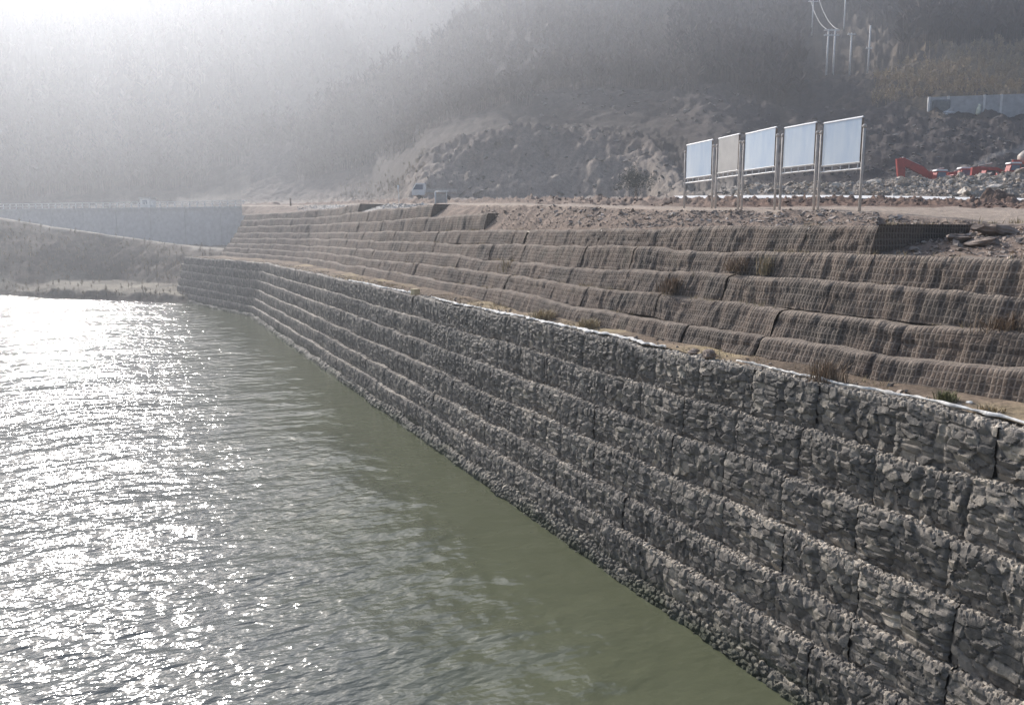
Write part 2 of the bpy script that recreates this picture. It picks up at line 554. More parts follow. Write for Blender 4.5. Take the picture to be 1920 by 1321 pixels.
# toe of loose wet stones along the water
toe = []
for a in np.arange(0, LU - 3, 3.0):
    y = a + Y0
    res = .2 if y < 3 else .04 if y < 26 else .08 if y < 50 else .16
    b2 = min(a + 3.0, LU)
    nu = int((b2 - a) / res) + 1; sv = np.linspace(0, 1.0, max(6, int(1.0 / res)))
    U, S = np.meshgrid(np.linspace(a, b2, nu), sv, indexing='ij')
    f1, f2, du, dv, cu, cv = voronoi(U * 5.6, S * 5.6, 77)
    rr = _hash(cu, cv, 5)
    d = .075 * np.clip((f2 - f1) / .3, 0, 1) * (.4 + rr) + .03 * fbm(U * 6, S * 6, 0, 3)
    t = S * math.pi * .62
    wid = .36 + .10 * vnoise(U * .9, 3.3)
    o = 1.35 + .06 + wid * np.cos(t) + d * np.cos(t); z = -.18 + .44 * np.sin(t) * (1 + .25 * vnoise(U * .6, 9.1)) + d * np.sin(t)
    x, y_ = on_path(LOW, U, o)
    toe.append((np.stack([x, y_, z], -1).reshape(-1, 3), grid_faces(*U.shape), (np.clip(.05 + .7 * _hash(cu, cv, 8) ** 2 + np.clip((z - .05) * 1.3, -.2, .3), 0, 1)).ravel(), np.clip(1.15 - z * 3.0 + .5 * vnoise(U * 1.2, S), .25, .95).ravel()))
v, f, a_, al = join(toe)
raw_mesh('stone_toe', v - inv, f, M_GAB, gw, {'stone': a_, 'algae': al}, smooth=False)

# ------------------------------------------------------------------ wrapped soil wall above the berm
SETB = .55


def wrap_piece(u0, u1, k, res, seed, dy=0.0, depth=.75, joints=True):
    zb, zt = ZU[k - 1] - .05, ZU[k]
    h = zt - zb
    nu = max(3, int(round((u1 - u0) / res)) + 1)
    nf = max(7, int(h / res)); nt = max(4, int(depth / max(res, .08)))
    sv = np.r_[np.linspace(0, 1, nf), 1 + np.linspace(0, 1, nt)[1:]]
    U, S = np.meshgrid(np.linspace(u0, u1, nu), sv, indexing='ij')
    Sf = np.minimum(S, 1); St = np.maximum(S - 1, 0)
    o = -SETB * (k - 1) + dy - .30 * Sf + .012 * np.sin(math.pi * Sf) - St * depth - .06 * np.clip((Sf - .85) / .15, 0, 1) ** 2
    w = .05 * fbm(U * .8, k * 5.1 + S * .6, seed * .01, 3) + .042 * fbm(U * 4.2, S * .8 + k * 3, seed * .01, 4, .6) + .022 * fbm(U * 4, S * 5, seed, 3, .6)
    w = w + .022 * np.abs(np.sin(U * 9.5 + 1.5 * vnoise(U * 1.1, k * 3.0) + .5 * Sf)) * (.5 + .5 * vnoise(U * .6, k * 1.7 + 4))
    w = w * np.where(S > 1, .5, 1)
    if joints:
        e = np.minimum(U - u0, u1 - U)
        w = w - (.14 if seed % 7 == 1 else .055) * np.clip(1 - e / (.13 if seed % 7 == 1 else .07), 0, 1) - .03 * np.exp(-((Sf - .35 - .3 * _hash(np.int64(seed), np.int64(k), np.int64(1))) / .05) ** 2)
    tq = (U - u0) / max(u1 - u0, .1); sag = (1 - np.sin(math.pi * np.clip(tq, 0, 1)) ** .5) * np.clip(Sf, 0, 1) * (.25 if joints else .0)
    o = o + w - .05 * sag
    z = zb + Sf * h - .07 * sag + .05 * vnoise(U * .5, k * 9.3) + .09 * vnoise(U * .16, k * 4.3) * np.clip(Sf, 0, 1) + .03 * fbm(U * 2, St * 3 + k, 2.0, 2) * np.where(S > .95, 1, .3)
    x, y = on_path(UPP, U, o)
    V = np.stack([x, y, z], -1)
    return V.reshape(-1, 3), grid_faces(*U.shape), np.stack([U, S * h + k * 3.7], -1).reshape(-1, 2), np.clip((S - .86 + .10 * vnoise(U * 3, k * 2.2)) / .14, 0, 1).ravel()


ww = empty('wrapped_soil_wall', (16, 10, 6))
tag(ww, 'terraced brown retaining slope of soil wrapped in geogrid mesh above the gabion wall', 'retaining wall')
winv = np.array([16, 10, 6])
UU = UPP['u'][-1] - .1
for k in range(1, 9):
    start = u_of_y(UPP, U_END[k]) if k in U_END else 0.0
    rr = random.Random(50 + k)
    edges = [start]
    end = UU - (8 - k) * 0.0
    while edges[-1] < end - 5:
        edges.append(edges[-1] + rr.uniform(2.2, 4.6))
    edges.append(end)
    far, near = [], []
    for j in range(len(edges) - 1):
        a, b2 = edges[j], edges[j + 1]; y = a + Y0
        res = .3 if y < 4 else .055 if y < 24 else .08 if y < 40 else .14 if y < 62 else .25
        dep = 3.6 if k >= 4 and j == 0 else (1.5 if k >= 4 else .75)
        piece = wrap_piece(a, b2, k, res, 31 * k + j, rr.uniform(-.04, .04), dep, rr.random() < .35)
        (near if 4 <= y < 48 else far).append(piece)
    # soil core behind the facing
    uu = np.linspace(start + .12, end, 240); core = []
    zc0, zc1 = ZU[k - 1] - .3, ZU[k] - .13
    for o_, z_ in ((-SETB * (k - 1) - .16, zc0), (-SETB * (k - 1) - .46, zc1), (-SETB * (k - 1) - 1.2, zc1)):
        cx, cy = on_path(UPP, uu, o_); core.append(np.stack([cx, cy, np.full_like(uu, z_)], -1))
    core = np.stack(core, 1)
    cuv = np.stack([np.repeat(uu, 3), np.tile([0, .6, 1.2], len(uu))], -1)
    far.append((core.reshape(-1, 3), grid_faces(len(uu), 3), cuv, np.zeros(len(uu) * 3)))
    # closed ends
    for ue, d in ((start, .0), (end, .0)):
        if ue == 0.0: continue
        s = np.linspace(0, 1, 9)
        prof = [(-SETB * (k - 1) - .30 * t + .03 * math.sin(math.pi * t), ZU[k - 1] - .05 + t * (ZU[k] - ZU[k - 1] + .05)) for t in s]
        V = []
        for o_, z_ in prof:
            for dd in (0, 1.2, 2.4, 3.7):
                cx, cy = on_path(UPP, ue, o_ - dd); V.append((float(cx), float(cy), z_))
        V = np.array(V); V[:, 1] += .03 * vnoise(V[:, 0] * 2.5, V[:, 2] * 3)
        far.append((V, grid_faces(9, 4), V[:, [0, 2]] * 1.0, np.zeros(len(V))))
    v, f, uv_, dd = join(far)
    tier = raw_mesh('wrapped_tier', v - winv, f, M_GRID, ww, {'dust': dd}, uv=uv_)
    for v, f, uv_, dd in near:
        raw_mesh('facing_panel', v - winv, f, M_GRID, tier, {'dust': dd}, uv=uv_)

# ------------------------------------------------------------------ terrain
def tier_k(s):
    return np.where(s < 640, 8, np.where(s < 800, 7, np.where(s < 905, 6, np.where(s < 1643, 5, 4))))


def edge_depth(k):
    """Depth of the top edge of wrapped tier k as a function of column."""
    u = np.linspace(u_of_y(UPP, 1.0), UU, 700)
    x, y = on_path(UPP, u, -SETB * (k - 1) - .55)
    s, Z = col_of(x, y)
    i = np.argsort(s)
    return s[i], Z[i]


EDGE = {k: edge_depth(k) for k in range(4, 9)}
# photo column -> successive (depth, photo row) of the ground behind the wall, out to the mountain top
COLS = {
    380: [(140, 386), (150, 386), (160, 385), (170, 384), (180, 384), (195, 383), (205, 381), (215, 378), (230, 360), (250, 330), (300, 255), (400, -20), (500, -230)],
    560: [(115, 386), (125, 385), (135, 384), (145, 383), (160, 382), (185, 380), (200, 377), (210, 370), (230, 325), (255, 262), (300, 285), (400, -20), (500, -230)],
    700: [(90, 384), (100, 382), (110, 380), (125, 378), (140, 377), (160, 376), (180, 366), (195, 345), (225, 265), (268, 172), (310, 230), (400, -40), (500, -230)],
    750: [(72, 384), (84, 382), (97, 379), (108, 377), (120, 376), (130, 374), (140, 350), (150, 342), (212, 245), (274, 142), (315, 195), (400, -60), (500, -230)],
    770: [(68, 384), (80, 382), (95, 379), (105, 377), (115, 376), (124, 374), (141, 322), (152, 318), (208, 236), (276, 134), (315, 185), (400, -60), (500, -230)],
    800: [(64, 384), (78, 382), (92, 379), (104, 377), (114, 376), (124, 374), (141, 290), (152, 287), (205, 215), (278, 116), (315, 160), (400, -60), (500, -230)],
    860: [(56, 384), (72, 382), (88, 379), (102, 376), (112, 375), (124, 374), (141, 262), (152, 259), (200, 190), (285, 75), (320, 110), (400, -90), (500, -230)],
    910: [(50, 384), (66, 381), (84, 378), (100, 376), (110, 375), (124, 374), (141, 250), (152, 246), (196, 178), (292, 42), (325, 55), (400, -120), (500, -230)],
    960: [(46, 384), (58, 381), (76, 377), (92, 376), (105, 375), (124, 373), (141, 243), (153, 239), (190, 165), (300, 8), (330, 0), (400, -150), (500, -230)],
    1100: [(37, 388), (50, 385), (64, 377), (80, 375), (95, 374), (122, 372), (142, 240), (154, 235), (180, 168), (270, 40), (320, -20), (400, -170), (500, -230)],
    1210: [(33, 391), (47, 387), (60, 377), (76, 374), (84, 371), (118, 371), (134, 262), (150, 236), (185, 158), (250, 70), (320, -30), (400, -170), (500, -230)],
    1300: [(30, 394), (45, 389), (60, 378), (74, 375), (81, 370), (88, 369), (110, 362), (135, 262), (170, 170), (230, 95), (320, -30), (400, -170), (500, -230)],
    1450: [(28, 396), (45, 388), (60, 377), (75, 374), (82, 369), (87, 367), (95, 350), (103, 362), (150, 235), (210, 120), (310, -10), (400, -190), (500, -230)],
    1560: [(27, 397), (45, 388), (61, 377), (76, 374), (83, 369), (87, 367), (96, 345), (104, 360), (150, 222), (200, 122), (300, 0), (400, -200), (500, -230)],
    1640: [(26.5, 399), (45, 388), (62, 377), (76, 375), (84, 370), (88, 368), (97, 341), (105, 360), (150, 222), (186, 128), (260, 45), (400, -200), (500, -230)],
    1720: [(25.5, 405), (44, 389), (62, 379), (76, 376), (84, 371), (88, 369), (98, 337), (106, 359), (150, 219), (190, 96), (240, 70), (400, -200), (500, -230)],
    1920: [(23.5, 420), (42, 392), (62, 384), (76, 380), (84, 375), (88, 373), (98, 326), (106, 358), (150, 219), (192, 88), (240, 62), (400, -200), (500, -230)],
    2400: [(20, 432), (38, 396), (60, 386), (76, 382), (84, 377), (88, 375), (98, 330), (106, 358), (150, 215), (192, 80), (240, 60), (400, -200), (500, -230)],
}
for _c in COLS:
    if 500 <= _c <= 960:                       # nearer spur, far mountain further back
        z9, y9 = COLS[_c][9]; z10, y10 = COLS[_c][10]
        COLS[_c][9] = (z9 * .95, y9); COLS[_c][10] = (z10, y10 + 8); COLS[_c][11] = (430, COLS[_c][11][1]); COLS[_c][12] = (530, -210)
CS = np.array(sorted(COLS))
CZ = np.array([[p[0] for p in COLS[c]] for c in CS], float)
CH = np.array([[p[0] * tanel(p[1]) for p in COLS[c]] for c in CS], float)   # height above the camera


def column_profile(s):
    """Depth and height arrays (14 points) for columns s."""
    s = np.asarray(s, float)
    k = tier_k(s)
    Z = np.stack([np.interp(s, CS, CZ[:, j]) for j in range(CZ.shape[1])], -1)
    H = np.stack([np.interp(s, CS, CH[:, j]) for j in range(CH.shape[1])], -1)
    z0 = np.zeros(s.shape); h0 = np.zeros(s.shape)
    for kk in range(4, 9):
        m = k == kk
        z0[m] = np.interp(s[m], *EDGE[kk]); h0[m] = ZU[kk] - HC - .07
    z0 = np.minimum(z0, Z[:, 0] - .6)
    return np.concatenate([z0[:, None], Z], 1), np.concatenate([h0[:, None], H], 1)


SEGN = [18, 12, 18, 12, 6, 6, 26, 12, 44, 44, 22, 44, 8]
Q = np.concatenate([np.linspace(i, i + 1, n, endpoint=False) for i, n in enumerate(SEGN)] + [[len(SEGN)]])
SC = np.unique(np.concatenate([np.linspace(456, 1000, 210), np.linspace(1000, 1640, 200), [1642.9, 1643.1], np.linspace(1645, 1930, 120), np.linspace(1940, 2400, 60)]))
PZ, PH = column_profile(SC)
Qi = np.minimum(Q.astype(int), len(SEGN) - 1); Qf = Q - Qi
TZ = PZ[:, Qi] * (1 - Qf) + PZ[:, Qi + 1] * Qf
THh = PH[:, Qi] * (1 - Qf) + PH[:, Qi + 1] * Qf
SS, QQ = np.broadcast_arrays(SC[:, None], Q[None, :])
TX, TY = plan(SS, TZ)
AMP = np.interp(QQ, [0, .15, .9, 1, 2, 2.3, 3, 3.8, 4, 5, 5.3, 6, 7, 8, 9, 10, 11, 12, 13], [0, .10, .14, .04, .04, .3, .55, .3, .03, .03, .1, .6, .6, .5, 1.6, 3.0, 4.0, 7, 8])
FRQ = np.interp(QQ, [0, 2, 3, 5, 8, 9, 10, 12, 13], [1.2, .8, .5, .5, .3, .13, .06, .03, .02])
TNO = fbm(TX * .5, TY * .5, 0, 5, .55) * AMP * .5 + np.where(QQ < 8, fbm(TX * 1.3, TY * 1.3, 3, 4, .6), fbm(TX * .045, TY * .045, 5, 5, .55)) * AMP * .7
cutm = np.interp(SS, [745, 775, 1190, 1260], [0, 1, 1, 0]) * np.interp(QQ, [6, 6.15, 7, 7.6], [0, 1, 1, 0])
TNO = TNO + cutm * (.9 * fbm(TX * .16, TY * .16, THh * .12, 4, .6) + .8 * np.abs(vnoise(TX * .35, TY * .35, THh * .05)))
TWZ = HC + THh + TNO


def ground_at(px, Z):
    i = np.interp(px, SC, np.arange(len(SC))); a = int(i); a2 = min(a + 1, len(SC) - 1); f = i - a
    return float(np.interp(Z, TZ[a], TWZ[a]) * (1 - f) + np.interp(Z, TZ[a2], TWZ[a2]) * f)


# soil colours by zone, those of the cutting offset for sun and shade
ZQ = [0, .2, .95, 1.05, 2.0, 2.15, 3.6, 4.0, 5.0, 6.0, 6.2, 7.0, 7.4, 8.0, 9.0, 10, 11, 13]
SOIL = dict(
    r=[.225, .235, .25, .40, .37, .17, .16, .24, .24, .24, .30, .28, .12, .068, .075, .11, .09, .08],
    g=[.178, .186, .20, .335, .31, .115, .11, .20, .20, .21, .28, .26, .11, .061, .066, .09, .075, .07],
    b=[.145, .152, .165, .275, .26, .09, .085, .17, .17, .18, .255, .235, .10, .06, .064, .07, .065, .065])
MIDC = dict(  # cut face lightened against its own shade, sunlit benches above it darkened
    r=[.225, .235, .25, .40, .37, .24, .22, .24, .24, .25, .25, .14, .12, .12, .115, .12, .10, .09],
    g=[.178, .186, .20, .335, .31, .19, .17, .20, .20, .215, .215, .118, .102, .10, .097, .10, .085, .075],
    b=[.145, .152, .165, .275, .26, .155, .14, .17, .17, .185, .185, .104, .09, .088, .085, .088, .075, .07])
qn = QQ + .25 * vnoise(TX * .25, TY * .25, 8) * np.interp(QQ, [0, 5, 8, 13], [.3, .5, 1, 2])
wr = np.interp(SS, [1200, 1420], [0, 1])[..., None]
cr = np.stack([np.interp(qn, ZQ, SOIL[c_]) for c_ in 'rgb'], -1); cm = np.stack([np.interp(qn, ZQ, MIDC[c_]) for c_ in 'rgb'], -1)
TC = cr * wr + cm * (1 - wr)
# brushy brown slope on the right above the concrete wall
br = np.interp(SS, [1600, 1700], [0, 1]) * np.interp(qn, [9.0, 9.3, 9.9, 10.1], [0, 1, 1, 0])
br = (br * np.clip(.6 + .6 * vnoise(TX * .12, TY * .12, 2), 0, 1))[..., None]
TC = TC * (1 - br) + np.array([.24, .19, .125]) * br
# pale edge of the haul road cut across the dark slope
hz = np.interp(SS, [1690, 1740, 1880, 1960], [8.05, 8.12, 8.42, 8.55]); hb = (np.exp(-((QQ - hz) / .022) ** 2) * (SS > 1690))[..., None]
TC = TC * (1 - hb) + np.array([.30, .27, .24]) * hb
# pale rubble on the far crest
pc = (np.interp(SS, [560, 620, 780, 830], [0, 1, 1, 0]) * np.interp(QQ, [0, .1, 1.0, 1.3], [.4, 1, 1, 0]))[..., None]
TC = TC * (1 - pc) + np.array([.42, .40, .37]) * pc
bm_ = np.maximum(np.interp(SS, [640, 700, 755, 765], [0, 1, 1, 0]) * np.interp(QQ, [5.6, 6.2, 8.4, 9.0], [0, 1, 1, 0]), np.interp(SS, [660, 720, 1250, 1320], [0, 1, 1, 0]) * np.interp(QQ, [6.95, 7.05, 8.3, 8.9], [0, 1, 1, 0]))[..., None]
TC = TC * (1 - .42 * bm_)                                         # sunlight on slopes and bench around the cutting toned down in the colour
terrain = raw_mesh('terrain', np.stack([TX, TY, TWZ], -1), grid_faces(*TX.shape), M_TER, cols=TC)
setting(terrain)

# left bank: embankment with a ramp, bench at the water, and its far side up the mountain
BANK = {
    -700: [(118, 620), (124, 552), (126, 545), (128, 530), (150, 392), (154, 392), (162, 420), (200, 425), (215, 395), (240, 360), (300, 235), (400, -20), (500, -230)],
    0: [(112, 600), (125, 553), (127, 545), (130, 530), (150, 409), (154, 407), (162, 436), (200, 440), (215, 395), (240, 360), (300, 235), (400, -20), (500, -230)],
    60: [(112, 600), (120, 557), (121, 548), (130, 532), (150, 420), (153.5, 418), (162, 440), (196, 445), (212, 395), (240, 360), (300, 235), (400, -20), (500, -230)],
    90: [(112, 600), (118, 559), (119.5, 543), (134, 526), (149, 425), (152.5, 423), (162, 443), (194, 447), (210, 394), (240, 358), (300, 235), (400, -20), (500, -230)],
    200: [(108, 600), (114.6, 563), (116.5, 545), (138, 524), (148, 441), (151, 439.5), (160, 450), (186, 452), (208, 392), (240, 352), (300, 240), (400, -20), (500, -230)],
    330: [(104, 600), (110, 568), (112, 552), (128, 532), (146, 459), (149, 457.5), (158, 460), (180, 458), (205, 388), (245, 340), (300, 250), (400, -20), (500, -230)],
    475: [(104, 600), (110, 568), (112, 552), (126, 520), (140, 480), (146, 478), (156, 474), (178, 460), (213, 374), (243, 300), (303, 277), (414, -20), (514, -221)],
    420: [(104, 600), (110, 568), (112, 552), (126, 520), (140, 468), (146, 466), (156, 466), (178, 460), (205, 386), (248, 328), (300, 255), (400, -20), (500, -230)],
}
BS = np.array(sorted(BANK)); BZ = np.array([[p[0] for p in BANK[c]] for c in BS], float); BH = np.array([[p[0] * tanel(p[1]) for p in BANK[c]] for c in BS], float)
SEGB = [6, 6, 12, 24, 6, 8, 10, 8, 16, 24, 40, 10]
QB = np.concatenate([np.linspace(i, i + 1, n, endpoint=False) for i, n in enumerate(SEGB)] + [[len(SEGB)]])
SB = np.concatenate([np.linspace(-700, -40, 80), np.linspace(-35, 475, 230)])
i_, f_ = np.minimum(QB.astype(int), len(SEGB) - 1), QB - np.minimum(QB.astype(int), len(SEGB) - 1)
bz = np.stack([np.interp(SB, BS, BZ[:, j]) for j in range(BZ.shape[1])], -1); bh = np.stack([np.interp(SB, BS, BH[:, j]) for j in range(BH.shape[1])], -1)
bZ = bz[:, i_] * (1 - f_) + bz[:, i_ + 1] * f_; bHh = bh[:, i_] * (1 - f_) + bh[:, i_ + 1] * f_
bS, bQ = np.broadcast_arrays(SB[:, None], QB[None, :])
bX, bY = plan(bS, bZ)
bamp = np.interp(bQ, [0, 1, 2, 3, 3.5, 4, 5, 6, 8, 9, 10, 11, 12], [.2, .3, .4, .3, .9, .15, .1, .5, .5, 1.5, 4, 7, 8])
bN = (fbm(bX * .35, bY * .35, 1, 4) * .6 + fbm(bX * 1.1, bY * 1.1, 7, 4, .65) * .45 + np.where(bQ > 8.5, fbm(bX * .045, bY * .045, 5, 5, .55), 0)) * bamp * .8
bW = HC + bHh + bN
bq = bQ + .2 * vnoise(bX * .3, bY * .3, 4)
zq = [0, 1.0, 1.7, 2.0, 2.9, 3.1, 3.9, 4.05, 5.0, 5.3, 8, 9, 12]
bpat = 1 + .45 * fbm(bX * .22, bY * .22, 9, 4, .6)[..., None]
bC = .62 * bpat * np.stack([np.interp(bq, zq, c_) for c_ in ([.16, .16, .18, .33, .30, .17, .19, .46, .44, .16, .14, .11, .09], [.145, .145, .16, .30, .27, .145, .16, .42, .40, .14, .125, .095, .08], [.12, .12, .13, .24, .215, .12, .13, .36, .34, .12, .11, .085, .075])], -1)
bank = raw_mesh('river_bank', np.stack([bX, bY, bW], -1), grid_faces(*bX.shape), M_TER, cols=bC)
setting(bank)


def bank_at(px, Z):
    i = np.interp(px, SB, np.arange(len(SB))); a = int(i)
    return float(np.interp(Z, bZ[a], bW[a]))


# berm path between the two walls
yy = np.linspace(0, LU, 420); tt = np.linspace(0, 1, 9)
lx, ly = on_path(LOW, yy, -.42)
V = []
for i, u in enumerate(yy):
    j = np.argmin(np.hypot(UPP['x'] + UPP['nx'] * (-.3) - lx[i], UPP['y'] + UPP['ny'] * (-.3) - ly[i]))
    ux_, uy_ = UPP['x'][j] - UPP['nx'][j] * .35, UPP['y'][j] - UPP['ny'][j] * .35
    for t in tt:
        x, y = lx[i] * (1 - t) + ux_ * t, ly[i] * (1 - t) + uy_ * t
        V.append((x, y, 6.07 + .10 * t))
V = np.array(V); V[:, 2] += .05 * fbm(V[:, 0] * 1.3, V[:, 1] * .9, 0, 4) + .02
pn = fbm(V[:, 0] * .5, V[:, 1] * .35, 6, 4)[:, None]
PC = np.array([.235, .185, .14]) * (1 + .35 * pn) + np.array([.05, .05, 0]) * np.clip(pn, 0, 1)
setting(raw_mesh('path', V, grid_faces(len(yy), 9), M_TER, cols=PC))

# big ground and water sheets
g = MB(); g.box((0, 0, -3.0), (1900, 1900, .4)); setting(g.build('ground', M_DIRT))
wx = np.r_[-900, -400, -200, np.linspace(-120, 20, 30)]; wy = np.r_[-900, -300, -60, np.linspace(-40, 190, 40)]
WX, WY = np.meshgrid(wx, wy, indexing='ij')
setting(raw_mesh('water', np.stack([WX, WY, np.zeros_like(WX)], -1), grid_faces(*WX.shape), M_WATER))

# white concrete road strip across the platform
s_ = np.linspace(1262, 1990, 140)
za = np.interp(s_, CS, CZ[:, 3]) - .2; zb_ = np.interp(s_, CS, CZ[:, 4]) + .2
rows = []
for Zr, dz in ((za, -.35), (za, .14), (zb_, .18), (zb_, -.35)):
    x, y = plan(s_, Zr)
    hz_ = np.array([np.interp(q, CS, CH[:, 3]) for q in s_]) * 1.0
    h4 = np.array([np.interp(q, CS, CH[:, 4]) for q in s_])
    base = HC + (hz_ if Zr is za else h4)
    rows.append(np.stack([x, y, base + dz], -1))
setting(raw_mesh('road', np.stack(rows, 1), grid_faces(len(s_), 4), M_CONC_W, smooth=False))


# ------------------------------------------------------------------ rubble
ICO = None


def stone_batch(P, size, colA, colB, light=.12, flat=.6, seed=1):
    """Angular stones at points P, sizes size."""
    r = np.random.default_rng(seed); n = len(P)
    base = np.array([[1, 0, 0], [-1, 0, 0], [0, 1, 0], [0, -1, 0], [0, 0, 1], [0, 0, -1], [.7, .7, .5], [-.7, .6, .55], [.6, -.7, .5], [-.65, -.65, .5]])
    F = np.array([[6, 0, 2], [6, 2, 4], [6, 4, 0], [7, 2, 1], [7, 4, 2], [7, 1, 4], [8, 3, 0], [8, 0, 4], [8, 4, 3], [9, 1, 3], [9, 3, 4], [9, 4, 1], [0, 5, 2], [2, 5, 1], [1, 5, 3], [3, 5, 0]])
    V = base[None] * (1 + .35 * r.uniform(-1, 1, (n, len(base), 1)))
    V = V * np.stack([r.uniform(.7, 1.5, n), r.uniform(.5, 1.0, n), r.uniform(.3, .9, n) * flat / .6], -1)[:, None, :]
    a, t = r.uniform(0, 6.28, n), r.uniform(-.7, .7, n)
    x, y, z = V[..., 0], V[..., 1], V[..., 2]
    x, z = x * np.cos(t)[:, None] - z * np.sin(t)[:, None], x * np.sin(t)[:, None] + z * np.cos(t)[:, None]
    x, y = x * np.cos(a)[:, None] - y * np.sin(a)[:, None], x * np.sin(a)[:, None] + y * np.cos(a)[:, None]
    V = np.stack([x, y, z], -1) * np.asarray(size)[:, None, None] + np.asarray(P)[:, None, :]
    m = r.random((n, 1)); C = np.array(colA) * m + np.array(colB) * (1 - m)
    C = np.where(r.random((n, 1)) < light, C * 1.7, C)
    C = np.repeat(C[:, None, :], len(base), 1)
    Fa = (F[None] + (np.arange(n) * len(base))[:, None, None]).reshape(-1, 3)
    return V.reshape(-1, 3), Fa, C.reshape(-1, 3)


def terrain_points(n, s0, s1, q0, q1, r):
    s = r.uniform(s0, s1, n); q = r.uniform(q0, q1, n)
    fi = np.interp(s, SC, np.arange(len(SC))); fj = np.interp(q, Q, np.arange(len(Q)))
    i, j = np.round(fi).astype(int), np.floor(fj).astype(int); j2 = np.minimum(j + 1, len(Q) - 1); f = fj - j
    Z = TZ[i, j] * (1 - f) + TZ[i, j2] * f; z = TWZ[i, j] * (1 - f) + TWZ[i, j2] * f
    x, y = plan(s, Z); return np.stack([x, y, z], -1), Z


batches = []
r = np.random.default_rng(5)
for n, s0, s1, q0, q1, lo, hi, ca, cb, li in (
        (2600, 905, 1700, .05, .98, .02, .07, (.30, .25, .21), (.23, .195, .165), .12),
        (1600, 1643, 2100, .05, .9, .02, .09, (.34, .27, .22), (.26, .21, .175), .12),
        (260, 905, 2000, .1, .9, .06, .16, (.34, .29, .25), (.26, .22, .19), .2),
        (1500, 560, 795, .1, 1.1, .03, .15, (.50, .47, .44), (.36, .34, .31), .25),
        (1400, 1000, 2000, 2.1, 3.9, .05, .25, (.19, .13, .10), (.14, .10, .08), .06),
        (8500, 1380, 2050, 5.9, 7.3, .06, .30, (.46, .385, .31), (.30, .25, .205), .25),
        (260, 1380, 2050, 5.9, 7.2, .4, .85, (.40, .36, .31), (.28, .245, .21), .3),
        (1500, 1500, 2050, 8.0, 9.0, .08, .40, (.15, .14, .13), (.09, .085, .08), .14),
        (350, 760, 1420, 6.0, 7.2, .15, .6, (.19, .17, .15), (.14, .13, .115), .08),
        (350, 1000, 1600, 8.2, 9.2, .2, .7, (.18, .155, .135), (.13, .115, .10), .1)):
    P, Zs = terrain_points(n, s0, s1, q0, q1, r)
    sz = lo + (hi - lo) * r.random(n) ** 2.2
    batches.append(stone_batch(P, sz, ca, cb, li, seed=int(r.integers(1e6))))
V, F, C, n = [], [], [], 0
for v, f, c_ in batches:
    V.append(v); F.append(f + n); C.append(c_); n += len(v)
o = raw_mesh('rubble', np.concatenate(V), np.concatenate(F), M_RUBBLE, cols=np.concatenate(C), smooth=False)
tag(o, 'loose broken rock strewn over the slopes and heaped behind the white road', 'rubble', kind='stuff')
# pebbles on the berm
n = 2600; u = r.uniform(0, LU, n); w = r.random(n)
x, y = on_path(LOW, u, -.4 - 1.6 * w ** 1.5)
P = np.stack([x, y, np.full(n, 6.14)], -1)
v, f, c_ = stone_batch(P, .02 + .06 * r.random(n) ** 2.5, (.33, .26, .20), (.22, .19, .16), .12, seed=4)
tag(raw_mesh('gravel', v, f, M_RUBBLE, cols=c_, smooth=False), 'small stones scattered along the brown berm between the walls', 'gravel', kind='stuff')

# ------------------------------------------------------------------ woodland on the mountain
def bare_trees(P, hgt, colA, colB, seed, conifer=0.0, nb=16):
    r = np.random.default_rng(seed); n = len(P)
    V, F = [], []
    # trunk: three sided spike
    w = hgt * .012 + .03
    lean = r.normal(0, .05, (n, 2))
    tri = np.array([[1, 0], [-.5, .87], [-.5, -.87]])
    a = np.zeros((n, 4, 3)); a[:, :3, :2] = tri[None] * w[:, None, None]; a[:, :3, 2] = -.6
    a[:, 3, :2] = lean * hgt[:, None]; a[:, 3, 2] = hgt
    V.append((a + P[:, None, :]).reshape(-1, 3))
    F.append((np.array([[0, 1, 3], [1, 2, 3], [2, 0, 3]])[None] + (np.arange(n) * 4)[:, None, None]).reshape(-1, 3))
    base = n * 4
    tcol = np.repeat((np.array(colA) + r.random((n, 1)) * (np.array(colB) - np.array(colA)))[:, None, :], 4, 1).reshape(-1, 3)
    # limbs: slim upward triangles
    t0 = r.uniform(.25, .92, (n, nb)); az = r.uniform(0, 6.28, (n, nb)); ln = hgt[:, None] * r.uniform(.16, .36, (n, nb)) * (1.25 - t0)
    up = r.uniform(.5, 1.5, (n, nb))
    d = np.stack([np.cos(az), np.sin(az), up], -1); d /= np.linalg.norm(d, axis=-1, keepdims=True)
    st = np.concatenate([(lean[:, None, :] * (hgt[:, None] * t0)[..., None]), (hgt[:, None] * t0)[..., None]], -1)
    sd = np.stack([-np.sin(az), np.cos(az), np.zeros_like(az)], -1) * (hgt[:, None] * .010 + .02)[..., None]
    tip = st + d * ln[..., None]
    tw = tip + np.stack([r.normal(0, .25, (n, nb)), r.normal(0, .25, (n, nb)), r.uniform(.1, .5, (n, nb))], -1) * ln[..., None]
    b = np.stack([st - sd, st + sd, tip, tw], 2) + P[:, None, None, :]
    V.append(b.reshape(-1, 3))
    k = (np.arange(n * nb) * 4)[:, None, None] + base
    F.append((np.array([[0, 1, 2], [1, 3, 2]])[None] + k).reshape(-1, 3))
    bc = np.repeat(tcol.reshape(n, 4, 3)[:, :1, :], nb * 4, 1).reshape(-1, 3) * 1.08
    return np.concatenate(V), np.concatenate(F), np.concatenate([tcol, bc])


def bank_points(n, s0, s1, q0, q1, r):
    s = r.uniform(s0, s1, n); q = r.uniform(q0, q1, n)
    i = np.round(np.interp(s, SB, np.arange(len(SB)))).astype(int); j = np.round(np.interp(q, QB, np.arange(len(QB)))).astype(int)
    x, y = plan(s, bZ[i, j]); return np.stack([x, y, bW[i, j]], -1)


